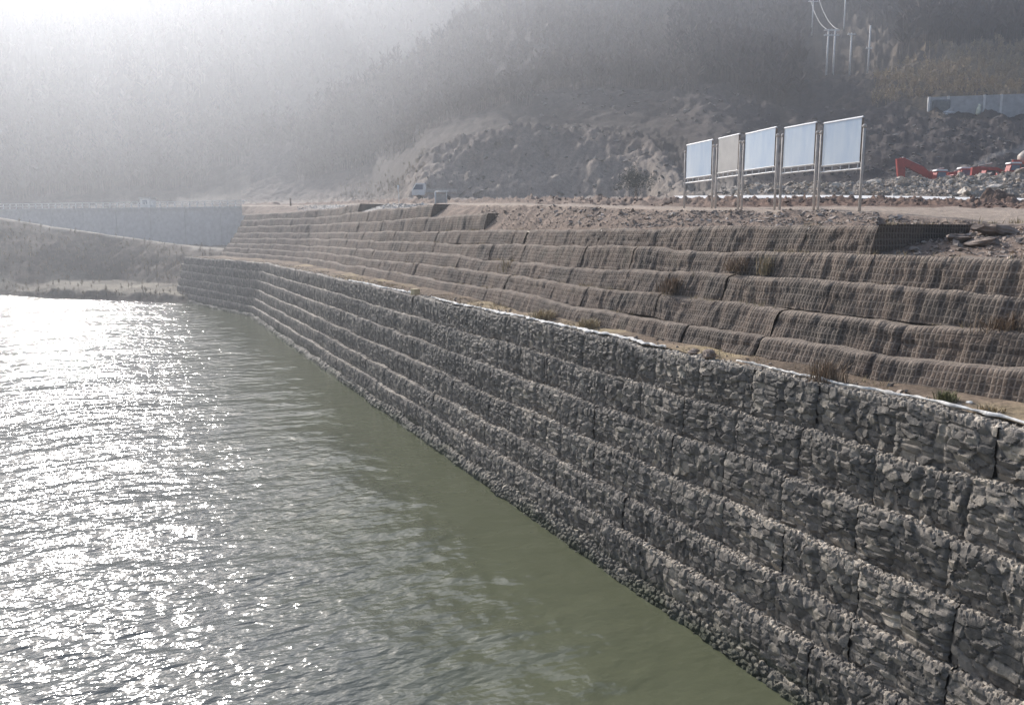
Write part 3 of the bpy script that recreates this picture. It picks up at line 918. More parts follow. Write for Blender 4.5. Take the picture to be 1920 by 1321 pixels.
r = np.random.default_rng(9)
parts = []
for n, s0, s1, q0, q1, lo, hi, ca, cb in (
        (1700, 560, 1000, 8.4, 10, 4, 6.5, (.15, .125, .11), (.20, .17, .145)),
        (2300, 400, 1300, 10, 12.3, 7, 12, (.10, .09, .08), (.15, .125, .11)),
        (900, 1000, 1300, 8.8, 10, 4, 8, (.14, .115, .10), (.19, .16, .135)),
        (1000, 1250, 1490, 9.2, 11.4, 6, 11, (.075, .065, .065), (.12, .10, .09)),
        (700, 1480, 1760, 10.55, 11.6, 6, 11, (.075, .065, .065), (.12, .10, .09)),
        (1800, 1660, 2150, 10.1, 12.0, 8, 13, (.06, .052, .05), (.11, .09, .08))):
    P, _ = terrain_points(n, s0, s1, q0, q1, r)
    parts.append(bare_trees(P, r.uniform(lo, hi, n), ca, cb, int(r.integers(1e6))))
P = bank_points(2600, -500, 400, 8.6, 11.3, r)
parts.append(bare_trees(P, r.uniform(7, 12, len(P)), (.11, .095, .085), (.16, .135, .12), 3))
V, F, C, n = [], [], [], 0
for v, f, c_ in parts:
    V.append(v); F.append(f + n); C.append(c_); n += len(v)
o = raw_mesh('woodland', np.concatenate(V), np.concatenate(F), M_WOOD, cols=np.concatenate(C), smooth=False)
tag(o, 'bare winter woodland covering the hazy mountainside', 'woodland', kind='stuff')
# dry brush on the left bank and beside the cutting
r2 = np.random.default_rng(77)
P = np.concatenate([bank_points(650, -120, 400, 3.0, 3.95, r2), bank_points(160, -120, 400, 1.3, 2.9, r2), terrain_points(260, 640, 800, 6.3, 8.6, r2)[0]])
v, f, c_ = bare_trees(P, r2.uniform(.4, 1.3, len(P)), (.19, .155, .11), (.26, .21, .14), 18, nb=20)
tag(raw_mesh('brushwood', v, f, M_WOOD, cols=c_, smooth=False), 'dry brush dotted over the earth bank below the dam wall and beside the cutting', 'brushwood', kind='stuff')
# low brush on the brown slope at the right
P, _ = terrain_points(1500, 1620, 2100, 9.16, 9.95, r)
v, f, c_ = bare_trees(P, r.uniform(1.0, 2.6, len(P)), (.26, .20, .13), (.36, .28, .18), 8, nb=22)
tag(raw_mesh('undergrowth', v, f, M_WOOD, cols=c_, smooth=False), 'brown autumn brush on the slope above the concrete wall', 'undergrowth', kind='stuff')

# ------------------------------------------------------------------ notice boards
BOARDS = [  # left post, right post (px, depth), panel top L/R, bottom L/R, post top L/R, material, label
    ((1286, 39.5), (1339, 37.0), (272, 265), (333, 328), (287, 276), M_PANEL, 'pale blue notice board farthest along the row, smallest, at the left end', 'blue'),
    ((1346, 36.6), (1389, 34.7), (261, 253), (324, 318), (276, 269), M_PANEL2, 'beige grey notice board, the only panel in the row that is not blue'),
    ((1396, 34.4), (1459, 32.0), (251, 242), (318, 311), (269, 257), M_PANEL, 'pale blue notice board right beside the beige grey panel'),
    ((1469, 31.6), (1534, 29.8), (239, 234), (312, 308), (257, 252), M_PANEL, 'pale blue notice board just left of the largest board of the row'),
    ((1542, 29.6), (1622, 27.8), (231, 223), (309, 304), (252, 240), M_PANEL, 'largest pale blue notice board, nearest, at the right end of the row'),
]
for bd in BOARDS:
    (pl, zl), (pr, zr), tops, bots, pts_, pm, lab = bd[:7]
    A, B = at(pl, tops[0], zl), at(pr, tops[1], zr)
    A0, B0 = at(pl, bots[0], zl), at(pr, bots[1], zr)
    d = B - A; d[2] = 0; W = np.linalg.norm(d); d /= W
    nrm = np.array([d[1], -d[0], 0]); 
    if nrm @ np.array([A[0], A[1], 0]) > 0: nrm = -nrm           # faces the camera side
    ga, gb = ground_at(pl, zl), ground_at(pr, zr)
    org = np.array([(A[0] + B[0]) / 2, (A[1] + B[1]) / 2, (ga + gb) / 2])
    t = tag(empty('notice_board', org), lab, 'notice board', 'notice boards along the dirt road')
    zt_, zb2 = (A[2] + B[2]) / 2, (A0[2] + B0[2]) / 2
    loc = lambda p, z, n_=0.0: np.array([A[0], A[1], 0]) + d * p * W + nrm * n_ + np.array([0, 0, z]) - org
    def bar(mb, p0, z0, p1, z1, th, n_=0.0, dp=None):
        mb.tube(loc(p0, z0, n_), loc(p1, z1, n_), th, n=4 if dp is None else 8); return mb
    # panel sheet
    m = MB(); k = [loc(.055, zb2, .0), loc(.945, zb2, .0), loc(.945, zt_, .0), loc(.055, zt_, .0)]
    for off in (nrm * .03, -nrm * .03): m.v += [tuple(q + off) for q in k]
    m.f += [(0, 1, 2, 3), (7, 6, 5, 4), (0, 4, 5, 1), (1, 5, 6, 2), (2, 6, 7, 3), (3, 7, 4, 0)]
    m.build('panel', pm, t)
    for zz in (zt_ + .02, zb2 - .02): m = MB(); bar(m, .04, zz, .96, zz, .045); m.build('frame_rail', M_FRAME_W, t)
    for q in (.045, .955): m = MB(); bar(m, q, zb2, q, zt_, .05); m.build('side_rail', M_FRAME_B, t)
    m = MB(); bar(m, .0, zb2 - .24, 1., zb2 - .24, .03)
    for q in np.linspace(.1, .9, 5): bar(m, q, zb2 - .24, q, zb2, .022)
    m.build('lower_rail', M_FRAME_W, t)
    for p_, (px_, zz_), ty in ((0.0, (pl, zl), pts_[0]), (1.0, (pr, zr), pts_[1])):
        top = at(px_, ty, zz_)[2]
        m = MB(); m.tube(loc(p_, min(ga, gb) - .4), loc(p_, top), .048, n=10)
        po = m.build('post', M_STEEL, t, True)
        m = MB(); m.ball(loc(p_, top + .06), .075); m.build('finial', M_STEEL, po, True)
        for zc in (zb2 + .25, zt_ - .35): m = MB(); m.tube(loc(p_, zc), loc(.05 if p_ == 0 else .95, zc), .022, n=6); m.build('bracket', M_STEEL, po)

# ------------------------------------------------------------------ excavators and trucks behind the rubble
def excavator(px, Z, boom_up):
    org = at(px, 400, Z); org[2] = ground_at(px, Z)
    t = empty('excavator', org, 0)
    L_ = -RT; Fv = -FH                                        # the machine faces left in the picture
    def P(a, b_, z): return L_ * a + Fv * b_ + np.array([0, 0, z])
    rz = math.atan2(L_[1], L_[0])
    for sgn in (-1, 1):
        m = MB(); m.prism([(-1.7, .05), (-1.35, 0), (1.35, 0), (1.7, .05), (1.9, .4), (1.6, .8), (-1.6, .8), (-1.9, .4)], P(0, sgn * 1.1, 0), L_, .3)
        m.build('track', M_DARK, t)
    m = MB(); m.box(P(-.5, 0, 1.35), (3.6, 2.4, 1.0), rz); m.box(P(-1.6, 0, 1.75), (1.5, 2.3, 1.0), rz, .92)
    m.build('body', M_RED, t, bevel=.08)
    m = MB(); m.prism([(-.2, .9), (1.25, .9), (1.25, 1.7), (1.0, 2.65), (-.2, 2.65)], P(.2, .65, 0), L_, .5)
    cb = m.build('cab', M_RED, t)
    m = MB(); m.box(P(.65, .65, 2.74), (1.55, 1.16, .2), rz, .9); m.build('roof', M_WHITE, cb, bevel=.05)
    m = MB(); m.prism([(-.05, 1.55), (1.1, 1.55), (.93, 2.5), (-.05, 2.5)], P(.2, .65, 0), L_, .53); m.build('window', M_GLASS, cb)
    if boom_up: pts = [(1.0, 1.5), (2.4, 2.75), (4.6, 3.75), (5.4, 4.0)]; el, ar = (5.3, 3.95), (5.0, 1.3)
    else: pts = [(1.0, 1.5), (2.2, 2.1), (3.9, 2.2), (4.8, 1.9)]; el, ar = (4.7, 1.95), (4.9, .5)
    def tapered(pts, w0, w1):
        up_ = [(p, z + (w0 + (w1 - w0) * i / (len(pts) - 1))) for i, (p, z) in enumerate(pts)]
        dn = [(p, z - (w0 + (w1 - w0) * i / (len(pts) - 1))) for i, (p, z) in enumerate(pts)]
        return dn + up_[::-1]
    m = MB(); m.prism(tapered(pts, .60 if boom_up else .22, .42 if boom_up else .15), P(0, -.35, 0), L_, .24); m.build('boom', M_RED, t)
    m = MB(); m.prism([(el[0] - .5, el[1] + .5), (el[0] + .65, el[1] + .35), (ar[0] + .5, ar[1]), (ar[0] - .3, ar[1])], P(0, -.35, 0), L_, .2); m.build('arm', M_RED, t)
    m = MB(); m.prism([(ar[0] - .45, ar[1] + .1), (ar[0] + .3, ar[1] + .1), (ar[0] + .55, ar[1] - .7), (ar[0] - .1, ar[1] - 1.0), (ar[0] - .75, ar[1] - .6)], P(0, -.35, 0), L_, .5); m.build('bucket', M_DARK, t)
    m = MB(); m.tube(P(1.6, -.35, 1.3), P(2.7, -.35, 2.3), .09); m.tube(P(2.8, -.35, pts[1][1] + .75), P(el[0] - .2, -.35, el[1] + .55), .08); m.build('hydraulic_ram', M_STEEL, t)
    return t


for px, Z, up_, lab in ((1761, 106, True, 'red excavator with its boom raised, bucket arm hanging over the rubble'),
                        (1806, 107, False, 'red machine with white cab roof, next behind the raised red boom'),
                        (1851, 106, False, 'red machine with white cab roof, between two others behind the rubble heap'),
                        (1896, 104, False, 'red machine with white cab roof beside the beige mixer drum')):
    tag(excavator(px, Z, up_), lab, 'excavator', 'red machines parked behind the rubble')

org = at(1934, 400, 110); org[2] = ground_at(1930, 110)
mx = tag(empty('mixer_truck', org), 'beige concrete mixer drum on a red truck at the right picture edge', 'truck')
L_ = -RT; rz = math.atan2(L_[1], L_[0])
m = MB(); m.box(L_ * 0 + np.array([0, 0, 1.2]), (7, 2.3, .5), rz); m.box(L_ * 1.4 + np.array([0, 0, 2.9]), (3.6, .3, .5), rz); m.build('chassis', M_RED, mx)
m = MB()
prof = [(-2.4, .7), (-1.6, 1.15), (.3, 1.25), (1.6, .95), (2.3, .5)]
for (p0, r0), (p1, r1) in zip(prof, prof[1:]): m.tube(L_ * p0 + np.array([0, 0, 2.75 - .1 * p0 + .9]), L_ * p1 + np.array([0, 0, 2.75 - .1 * p1 + .9]), r0, r1, 16)
m.build('drum', M_BEIGE, mx, True)
m = MB(); m.box(-L_ * 2.9 + np.array([0, 0, 2.1]), (1.6, 2.3, 2.0), rz, .94); m.build('cab', M_WHITE, mx, bevel=.1)
for a in (-2.8, 1.2, 2.4):
    for sgn in (-1, 1):
        m = MB(); c0 = L_ * a + FH * sgn * .95 + np.array([0, 0, .5]); m.tube(c0 - FH * .15, c0 + FH * .15, .5, n=16); m.build('wheel', M_DARK, mx, True)

# small flatbed truck on the platform, facing left
org = at(814, 380, 98); org[2] = ground_at(814, 98) + .05
tk = tag(empty('flatbed_truck', org), 'small white cab flatbed truck parked under the rock cutting', 'truck')
m = MB(); m.prism([(1.0, .55), (2.55, .55), (2.6, 1.15), (2.1, 2.0), (1.0, 2.0)], (0, 0, 0), L_, .82); cb = m.build('cab', M_WHITE, tk, bevel=.06)
m = MB(); m.prism([(1.25, 1.25), (2.42, 1.25), (2.05, 1.85), (1.25, 1.85)], (0, 0, 0), L_, .835); m.build('window', M_GLASS, cb)
m = MB(); m.box(-L_ * .9 + np.array([0, 0, .95]), (3.6, 1.7, .14), rz)
for sgn in (-1, 1): m.box(-L_ * .9 + FH * sgn * .83 + np.array([0, 0, 1.17]), (3.6, .05, .3), rz)
m.build('flatbed', M_STEEL, tk)
for a in (1.75, -1.6):
    for sgn in (-1, 1):
        m = MB(); c0 = L_ * a + FH * sgn * .72 + np.array([0, 0, .33]); m.tube(c0 - FH * .1, c0 + FH * .1, .33, n=14); m.build('wheel', M_DARK, tk, True)

# sign frame and marker post near the truck
org = at(827, 380, 60); org[2] = ground_at(827, 60)
fs = tag(empty('sign_frame', org), 'low white pipe frame sign standing at the edge of the crest beside the truck', 'sign')
m = MB(); w = .42
m.tube(-RT * w + np.array([0, 0, -.2]), -RT * w + np.array([0, 0, .95]), .05); m.tube(-RT * w + np.array([0, 0, .95]), RT * w * 1.3 + np.array([0, 0, 1.0]), .035)
m.tube(RT * w + np.array([0, 0, -.2]), RT * w + np.array([0, 0, .95]), .025); m.build('frame', M_WHITE, fs, True)
m = MB(); m.box(np.array([0, 0, .45]) + FH * .03, (.78, .03, .62), math.atan2(RT[1], RT[0])); m.build('panel', M_STEEL, fs)
org = at(748, 380, 74); org[2] = ground_at(748, 74)
m = MB(); m.tube((0, 0, -.3), (0, 0, 1.1), .03); m.tube((0, 0, 1.0), (-.06, 0, 1.75), .045, .09)
o = m.build('marker_post', M_WHITE, None, True); o.location = org
tag(o, 'thin white marker post on the pale rubble crest left of the truck', 'post')
org = at(545, 384, 118); org[2] = ground_at(545, 118)
m = MB(); m.tube((0, 0, -.3), (0, 0, .9), .16, .12); m.ball((0, 0, .95), .15)
o = m.build('bollard', M_ROCK, None, True); o.location = org
tag(o, 'small brown bollard alone on the far end of the crest', 'bollard')

# ------------------------------------------------------------------ dam wall with railing on the left
a, b_ = at(-420, 402, 214), at(478, 389, 172)
a[2] = b_[2] = at(240, 390, 180)[2]
d = b_ - a; d[2] = 0; DL = np.linalg.norm(d); d /= DL; rz = math.atan2(d[1], d[0]); nb_ = np.array([-d[1], d[0], 0])
dm = tag(empty('dam_wall', (a + b_) / 2 * np.array([1, 1, 0])), 'long pale concrete wall with a white railing across the far end of the water', 'wall')
cz = float(a[2])
m = MB(); m.box((0, 0, cz - 7), (DL, 5, 14), rz); m.box(np.array([0, 0, cz - .2]) - nb_ * .12, (DL, 5.2, .4), rz)
for q in np.arange(-DL / 2 + 4, DL / 2, 9.0): m.box(d * q - nb_ * 2.55 + np.array([0, 0, cz - 7]), (.12, .12, 13), rz)
m.build('wall', M_CONC, dm)
pts = np.arange(-DL / 2 + .3, DL / 2, 1.9)
m = MB(); e0, e1 = d * -DL / 2, d * DL / 2
for z_ in (.6, 1.15): m.tube(e0 - nb_ * 2.4 + np.array([0, 0, cz + z_]), e1 - nb_ * 2.4 + np.array([0, 0, cz + z_]), .07, n=6)
rl = m.build('railing', M_WHITE, dm)
vis = pts[-76:]
for q in vis:
    m = MB(); m.box(d * q - nb_ * 2.4 + np.array([0, 0, cz + .55]), (.18, .18, 1.2), rz); m.build('rail_post', M_WHITE, rl)
org = at(278, 388, 181); org[2] = cz
m = MB(); m.box((0, 0, 1.05), (2.6, 2.0, 2.1), rz)
t = tag(empty('cabin', org), 'small white cabin standing on the dam wall behind its railing', 'cabin')
m.build('wall', M_WHITE, t); m = MB(); m.box((0, 0, 2.18), (3.0, 2.4, .16), rz); m.build('roof', M_CONC, t)
m = MB(); m.box(-nb_ * 1.01 + np.array([0, 0, 1.3]), (1.2, .06, .8), rz); m.build('window', M_GLASS, t)

# ------------------------------------------------------------------ right hillside: concrete wall, poles
a, b_ = at(1738, 222, 152), at(2200, 214, 146)
at_top_a, at_top_b = at(1738, 183, 152), at(2200, 166, 146)
d = b_ - a; d[2] = 0; CL = np.linalg.norm(d); d /= CL; rz = math.atan2(d[1], d[0])
cw = tag(empty('concrete_wall', (a + b_) / 2), 'grey concrete retaining wall high on the dark slope at the right edge', 'wall')
o3 = (a + b_) / 2
zlo, zhi = min(a[2], b_[2]) - 2.5 - o3[2], (at_top_a[2] + at_top_b[2]) / 2 - o3[2]
m = MB(); k0 = len(m.v)
nr = np.array([-d[1], d[0], 0]) * .4
for off in (nr, -nr):
    for p_, z_ in ((a, zlo + o3[2]), (b_, zlo + o3[2]), (b_, at_top_b[2]), (a, at_top_a[2])):
        m.v.append(tuple(np.array([p_[0], p_[1], z_]) + off - o3))
m.f += [(0, 1, 2, 3), (7, 6, 5, 4), (0, 4, 5, 1), (1, 5, 6, 2), (2, 6, 7, 3), (3, 7, 4, 0)]
fs_ = -1 if ((-nr) @ np.array([a[0], a[1], 0])) < 0 else 1
m.build('wall', M_CONC, cw)
m = MB()
for q in (.0, .08, .23, .30, .45, .62):
    pp = a + (b_ - a) * q; zt = at_top_a[2] + (at_top_b[2] - at_top_a[2]) * q
    m.box(np.array([pp[0], pp[1], (zt + zlo + o3[2]) / 2]) - o3 - nr * 1.1 * np.sign(nr @ FH), (.35, .35, zt - zlo - o3[2] + .1), rz)
m.build('buttress', M_CONC_W, cw)
pp = at(1764, 205, 151.2)
m = MB(); m.box((0, 0, 1.2), (3.2, .8, 3.4), rz, .95); o = m.build('tarpaulin_cover', M_DARK, None, bevel=.3); o.location = (pp[0], pp[1], pp[2] - 1.2)
M_DK = speckled('grey_cloth', (.17, .18, .18), .3, 2, .8); o.data.materials.clear(); o.data.materials.append(M_DK)
tag(o, 'dark grey covered stack against the left end of the concrete wall', 'covered stack')
pp = at(1778, 217, 150.2); v, f, c_ = stone_batch(np.array([[0, 0, .4], [.9, .1, .2], [-.8, 0, .1], [.2, -.1, 1.0], [-1.3, 0, 0]]), np.array([.8, .6, .6, .5, .5]), (.6, .6, .6), (.5, .5, .5), 0, seed=12)
o = raw_mesh('sandbag_heap', v, f, M_RUBBLE, cols=c_, smooth=False); o.location = pp
tag(o, 'small pale heap at the foot of the concrete wall beside the dark covered stack', 'heap')
pp = at(1834, 212, 150.0); m = MB(); m.ball((0, 0, .75), .5, 12, 8, (.9, .7, 1.5)); m.ball((.12, 0, 1.55), .3, 10, 6, (1, .8, 1.2)); m.ball((-.12, 0, .25), .42, 10, 6, (1, .8, 1))
o = m.build('sack', speckled('cream_sack', (.80, .78, .60), .1, 3, .8), None, True); o.location = (pp[0], pp[1], pp[2] - .3)
tag(o, 'cream coloured sack standing out brightly before the concrete wall', 'sack')


def pole(px, ytop, ybot, Z, arms, lab, double=False, arm_w=1.2, lean=0.0):
    base = at(px, ybot, Z); hgt = at(px, ytop, Z)[2] - base[2]
    t = tag(empty('utility_pole', base), lab, 'utility pole', 'utility poles up the right hillside')
    xs = (-.75, .75) if double else (0,)
    for q in xs:
        m = MB(); m.tube(RT * q + np.array([0, 0, -4]), RT * (q + lean) + np.array([0, 0, hgt]), .21, .16); m.build('pole', M_POLE, t, True)
    m = MB()
    for z_ in arms: m.box(np.array([0, 0, hgt - z_]), (arm_w * 2, .22, .26), math.atan2(RT[1], RT[0]))
    for z_ in arms:
        for q in (-.8, 0, .8): m.tube(RT * q * arm_w + np.array([0, 0, hgt - z_]), RT * q * arm_w + np.array([0, 0, hgt - z_ + .35]), .06)
    m.build('crossarm', M_POLE, t)
    return base + np.array([0, 0, hgt])


h1 = pole(1556, 55, 126, 188, (.2, 1.3), 'twin legged pale utility pole with two crossarms, beside two single poles', True, 1.7)
h2 = pole(1594, 62, 112, 192, (.3,), 'single pale utility pole between the twin legged pole and the rightmost pole', arm_w=.9)
h3 = pole(1628, 48, 116, 192, (5.0,), 'rightmost thin pale utility pole with its crossarm set low', arm_w=.7)
h4 = pole(1523, -8, 40, 238, (.4, 1.6), 'small pale utility pole highest on the slope, left of the tall lean pole', arm_w=1.4)
h5 = pole(1582, -30, 56, 236, (.5,), 'tall slim utility pole running off the top of the picture', arm_w=1.0)
for q in (-1.2, 1.2):
    m = MB(); p0, p1 = h1 + RT * q, h4 + RT * q; prev = p0
    for i in range(1, 13):
        t_ = i / 12; p_ = p0 * (1 - t_) + p1 * t_ - np.array([0, 0, 4 * t_ * (1 - t_) * 1.6]); m.tube(prev, p_, .05, n=5); prev = p_
    tag(m.build('power_line', M_POLE), 'sagging pale wire strung between the twin legged pole and the highest pole', 'wire', 'wires between the poles')

# ------------------------------------------------------------------ loose things
def rock_mesh(name, loc, size, mt, seed, sc=(1, .8, .6), par=None):
    r = np.random.default_rng(seed); m = MB(); m.ball((0, 0, 0), 1.0, 14, 9)
    V = np.array(m.v); nn = fbm(V[:, 0] * 1.6 + seed, V[:, 1] * 1.6, V[:, 2] * 1.6, 4, .6)
    V = V * (1 + .38 * nn[:, None]) * np.array(sc) * size
    m.v = [tuple(p) for p in V]; o = m.build(name, mt, par); o.location = tuple(loc); o.rotation_euler = (r.uniform(-.2, .2), r.uniform(-.2, .2), r.uniform(0, 6)); return o


def on_berm(px, py):
    d_ = F_PX * FW + (px - 960.0) * RT - (py - 660.5) * UP
    t = (6.15 - HC) / d_[2]; return np.array([0, 0, HC]) + d_ * t


pm_ = at(1870, 386, 66)
V = []; nu, nv = 46, 34
U, W = np.meshgrid(np.linspace(-1, 1, nu), np.linspace(-1, 1, nv), indexing='ij')
Rr = np.hypot(U, W); H = np.clip(1 - Rr, 0, 1) ** .75 * 1.35 + .3 * np.clip(1 - Rr, 0, 1) * fbm(U * 3, W * 3, 2, 4) + .35 * np.exp(-((U + .45) ** 2 + W ** 2) / .05) - .25
X = U * 2.0; Yv = W * 1.7; H = H * 1.35
o = raw_mesh('dirt_mound', np.stack([X, Yv, H + .08 * fbm(U * 9, W * 9, 1, 3)], -1), grid_faces(nu, nv), M_DIRT, smooth=False); o.location = (pm_[0], pm_[1], ground_at(1870, 66) - .1); o.rotation_euler = (0, 0, -YAW)
tag(o, 'dark brown dirt mound beside the sandy road at the right edge', 'mound')
for px, py, s_, mt, lab in ((1330, 668, .20, M_ROCK, 'brown boulder lying on the berm in line with the leftmost notice board'),
                            (1300, 662, .13, M_ROCK, 'small brown rock just left of the brown berm boulder')):
    p_ = on_berm(px, py); tag(rock_mesh('boulder', p_ + np.array([0, 0, s_ * .3]), s_, mt, px), lab, 'boulder', 'rocks on the berm')
for px, Z, s_, lab in ((1838, 20.0, .34, 'flat tan slab low on the rubble slope, nearest the right edge'),
                       (1800, 20.5, .28, 'angular tan slab left of the flat slab on the right rubble slope'),
                       (1868, 21.5, .40, 'broad brown boulder high on the right rubble slope below the sandy road'),
                       (1745, 22.0, .22, 'small pale boulder on the rubble beside the dark end of the top tier')):
    x, y = plan(px, Z); tag(rock_mesh('boulder', (float(x), float(y), ground_at(px, Z) + .05), s_, M_ROCK, px, (1.3, .9, .4)), lab, 'boulder', 'boulders on the right slope')
p_ = on_berm(779, 552)
m = MB(); m.box((0, 0, .15), (.42, .34, .32), .4, .95); o = m.build('foam_block', M_YELLOW, None, bevel=.03); o.location = p_
tag(o, 'yellowish block lying on the berm edge far along the wall', 'block')
for px, py, s_, lab in ((1818, 757, .07, 'crumpled white litter on the near berm at the foot of the brown wall'), (768, 548, .12, 'white scrap lying beside the yellowish block')):
    p_ = on_berm(px, py); tag(rock_mesh('litter', p_ + np.array([0, 0, .03]), s_, M_TEXTILE, px, (1, .7, .5)), lab, 'litter')

# white geotextile hem along the berm edge, in three torn lengths
def strip(y0, y1, w0, w1, seed, lab, lift=0.0):
    u = np.arange(u_of_y(LOW, y0), u_of_y(LOW, y1), .05)
    cen = -.36 + .09 * vnoise(u * .55, seed) + .05 * vnoise(u * 2.4, seed) + .02 * vnoise(u * 7, seed)
    w = w0 + (w1 - w0) * np.clip(.35 + .6 * vnoise(u * .5, seed + 3) + .5 * vnoise(u * 2.0, seed + 5) + .3 * vnoise(u * 6, seed), 0, 1)
    rows = []
    for t in (-1, -.35, .35, 1):
        x, y = on_path(LOW, u, cen + t * w)
        rows.append(np.stack([x, y, 6.15 + .05 * (1 - t * t) + .03 * vnoise(u * 5, t * 3 + seed) + .035 * vnoise(u * .45, 0) + lift], -1))
    o = raw_mesh('geotextile_strip', np.stack(rows, 1), grid_faces(len(u), 4), M_TEXTILE)
    m = o.modifiers.new('thick', 'SOLIDIFY'); m.thickness = .02
    tag(o, lab, 'fabric strip', 'white fabric hems along the berm')


strip(6.0, 15.6, .008, .05, 3, 'white fabric hem on the near berm edge, longest stretch at the right')
strip(18.6, 38.5, .01, .15, 9, 'white fabric hem on the middle of the berm edge, widest and brightest')
strip(41.5, 56.0, .01, .12, 21, 'white fabric hem beyond the yellowish block, thin and broken')


def tuft(name, loc, n, hgt, spread, mt, seed, lab, cat, width=.008, group=None):
    r = np.random.default_rng(seed); V, F = [], []
    for i in range(n):
        a = r.uniform(0, 6.28); b0 = np.array([r.normal(0, spread * .4), r.normal(0, spread * .4), -.05])
        h = hgt * r.uniform(.45, 1.0); out = spread * r.uniform(.2, 1.0)
        sd = np.array([-math.sin(a), math.cos(a), 0]) * width * r.uniform(.6, 1.6)
        mid = b0 + np.array([math.cos(a) * out * .4, math.sin(a) * out * .4, h * .65]); tip = b0 + np.array([math.cos(a) * out, math.sin(a) * out, h])
        k = len(V); V += [b0 - sd, b0 + sd, mid + sd * .8, mid - sd * .8, tip]; F += [(k, k + 1, k + 2), (k, k + 2, k + 3), (k + 3, k + 2, k + 4)]
    o = raw_mesh(name, np.array(V), np.array(F), mt, smooth=False); o.location = tuple(loc)
    return tag(o, lab, cat, group)


def on_upper(px, py, k):
    """Point on the face of wrapped tier k seen at a photo pixel."""
    d_ = F_PX * FW + (px - 960.0) * RT - (py - 660.5) * UP
    u = np.linspace(u_of_y(UPP, 2), UU, 3000); x, y = on_path(UPP, u, -SETB * (k - 1) - .05); s, Z = col_of(x, y)
    i = int(np.argmin(np.abs((x / y) - d_[0] / d_[1]))); t = y[i] / d_[1]
    return np.array([x[i], y[i], HC + d_[2] * t])


tuft('dry_bush', on_berm(1550, 712), 240, .62, .40, M_BRUSH, 1, 'brown dry bush at the foot of the wrapped wall under the right boards', 'bush')
tuft('grass_tuft', on_berm(1772, 752), 200, .30, .22, M_GREEN, 2, 'green grass tuft on the near berm at the foot of the wall', 'grass tuft')
tuft('grass_tuft', on_berm(1860, 770), 120, .18, .25, M_STRAW, 22, 'low straw coloured tuft on the berm closest to the right edge', 'grass tuft')
tuft('grass_tuft', on_berm(1020, 596), 220, .45, .55, M_STRAW, 3, 'straw coloured tuft on the berm by the widest white fabric', 'grass tuft', .012)
tuft('grass_tuft', on_berm(1105, 612), 220, .40, .5, M_STRAW, 33, 'straw coloured tuft on the berm right of the widest white fabric', 'grass tuft', .012)
tuft('dry_bush', on_upper(1385, 505, 4), 200, .5, .5, M_BRUSH, 4, 'brown dead bush on the second ledge from the top under the middle boards', 'bush', .010)
tuft('grass_tuft', on_upper(1437, 512, 4), 90, .75, .25, M_STRAW, 5, 'tall yellow grass tuft growing beside the dead bush on the upper ledge', 'grass tuft')
tuft('dry_bush', on_upper(1262, 545, 3), 220, .6, .5, M_BRUSH, 6, 'brown bush low on the wrapped wall below the leftmost board', 'bush', .012)
tuft('grass_tuft', on_upper(1652, 560, 4), 110, .5, .3, M_STRAW, 7, 'yellow grass tuft hanging on the ledge below the cut end of the top tier', 'grass tuft')
tuft('dry_bush', on_upper(965, 508, 4), 220, .8, .7, M_STRAW, 8, 'olive dry bush on the wrapped wall left of the boards', 'bush', .016)
tuft('dry_bush', on_upper(1880, 620, 3), 220, .5, .5, M_BRUSH, 9, 'thin brown bush on the wrapped wall at the right picture edge', 'bush')

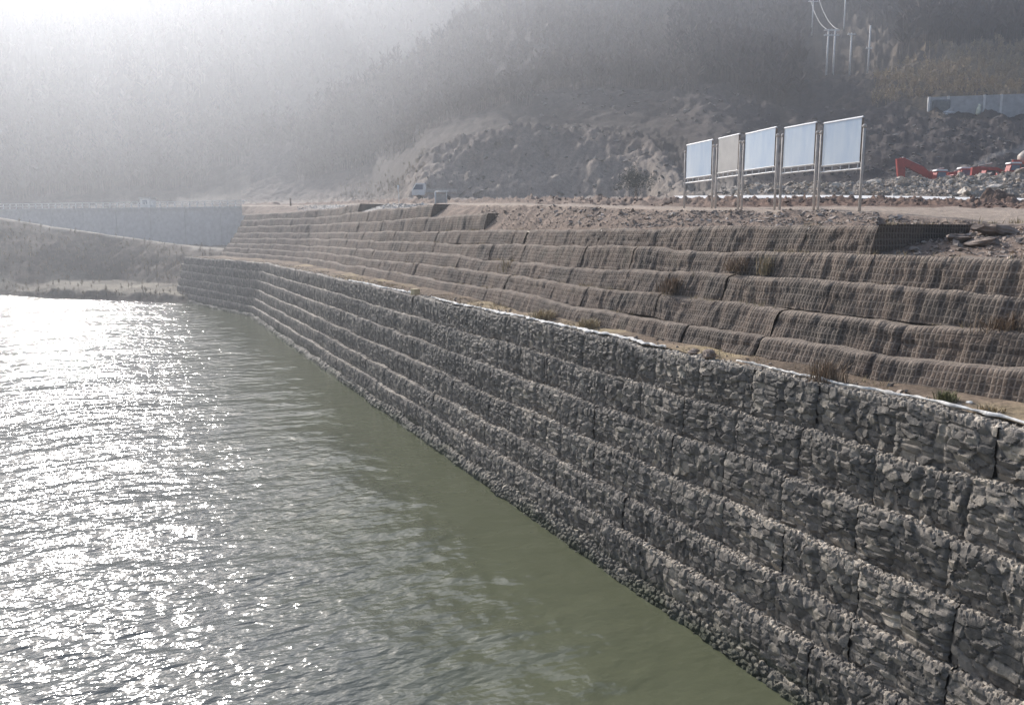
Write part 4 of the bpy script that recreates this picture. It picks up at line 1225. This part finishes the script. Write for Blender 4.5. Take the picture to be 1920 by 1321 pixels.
# dry weeds scattered over the berm and the ledges
r = np.random.default_rng(31); pts = []
u = r.uniform(u_of_y(LOW, 4), u_of_y(LOW, 70), 900); u = u[fbm(u * .35, 3.0, 0, 3) > -.15]
x, y = on_path(LOW, u, -.45 - 1.3 * r.random(len(u)) ** .8); pts.append(np.stack([x, y, np.full_like(x, 6.12)], -1))
for k in range(1, 6):
    u = r.uniform(u_of_y(UPP, 4), u_of_y(UPP, 60), 230); u = u[fbm(u * .4, k * 5.0, 0, 3) > .05]
    x, y = on_path(UPP, u, -SETB * (k - 1) - .36 - .1 * r.random(len(u))); pts.append(np.stack([x, y, np.full_like(x, ZU[k] - .03)], -1))
P = np.concatenate(pts); nb_l = 9; n = len(P)
c0 = np.repeat(P, nb_l, 0) + r.normal(0, .07, (n * nb_l, 3)) * [1, 1, 0]; a = r.uniform(0, 6.28, n * nb_l); h = np.repeat(r.uniform(.06, .26, n), nb_l) * r.uniform(.5, 1, n * nb_l)
sd = np.stack([-np.sin(a), np.cos(a), 0 * a], -1) * .007; tip = c0 + np.stack([np.cos(a) * h * .6, np.sin(a) * h * .6, h], -1)
o = raw_mesh('grass', np.stack([c0 - sd, c0 + sd, tip], 1).reshape(-1, 3), np.arange(n * nb_l * 3).reshape(-1, 3), M_STRAW, smooth=False)
tag(o, 'sparse dry weeds along the brown berm and the ledges of the wrapped wall', 'weeds', kind='stuff')

# lone dark tree in front of the cutting
base = at(1192, 372, 112); base[2] = ground_at(1192, 112)
t = tag(empty('tree', base), 'lone dark tree standing in front of the rock cutting', 'tree')
m = MB(); m.tube((0, 0, -.4), (.1, 0, 2.2), .16, .08)
for a in range(7): m.tube((.05, 0, 1.2 + .15 * a), (math.cos(a * 2.1) * .9, math.sin(a * 2.1) * .9, 2.0 + .25 * a), .05, .02)
m.build('trunk', M_ROCK, t, True)
r = np.random.default_rng(3); n = 2600
cl = np.array([[r.normal(0, .75), r.normal(0, .75), 2.2 + r.normal(0, .8)] for _ in range(26)])
P = cl[r.integers(0, 26, n)] + r.normal(0, .33, (n, 3)); a1 = r.normal(0, .11, (n, 3)); a2 = r.normal(0, .11, (n, 3))
raw_mesh('crown', np.stack([P, P + a1, P + a2], 1).reshape(-1, 3), np.arange(n * 3).reshape(-1, 3), M_EVER, t, smooth=False)

# ------------------------------------------------------------------ haze
m = MB(); m.box((0, 0, 113.0), (1960, 1960, 236.0))
hm = bpy.data.materials.new('haze'); hm.use_nodes = True
hn = hm.node_tree.nodes; hn.remove(hn['Principled BSDF'])
pv = hn.new('ShaderNodeVolumePrincipled')
pv.inputs['Color'].default_value = (.88, .925, 1.0, 1)
pv.inputs['Density'].default_value = HAZE_DENSITY
pv.inputs['Anisotropy'].default_value = HAZE_G
hm.node_tree.links.new(pv.outputs[0], hn['Material Output'].inputs['Volume'])
setting(m.build('haze', hm), 'stuff')
print('baskets', n_basket)
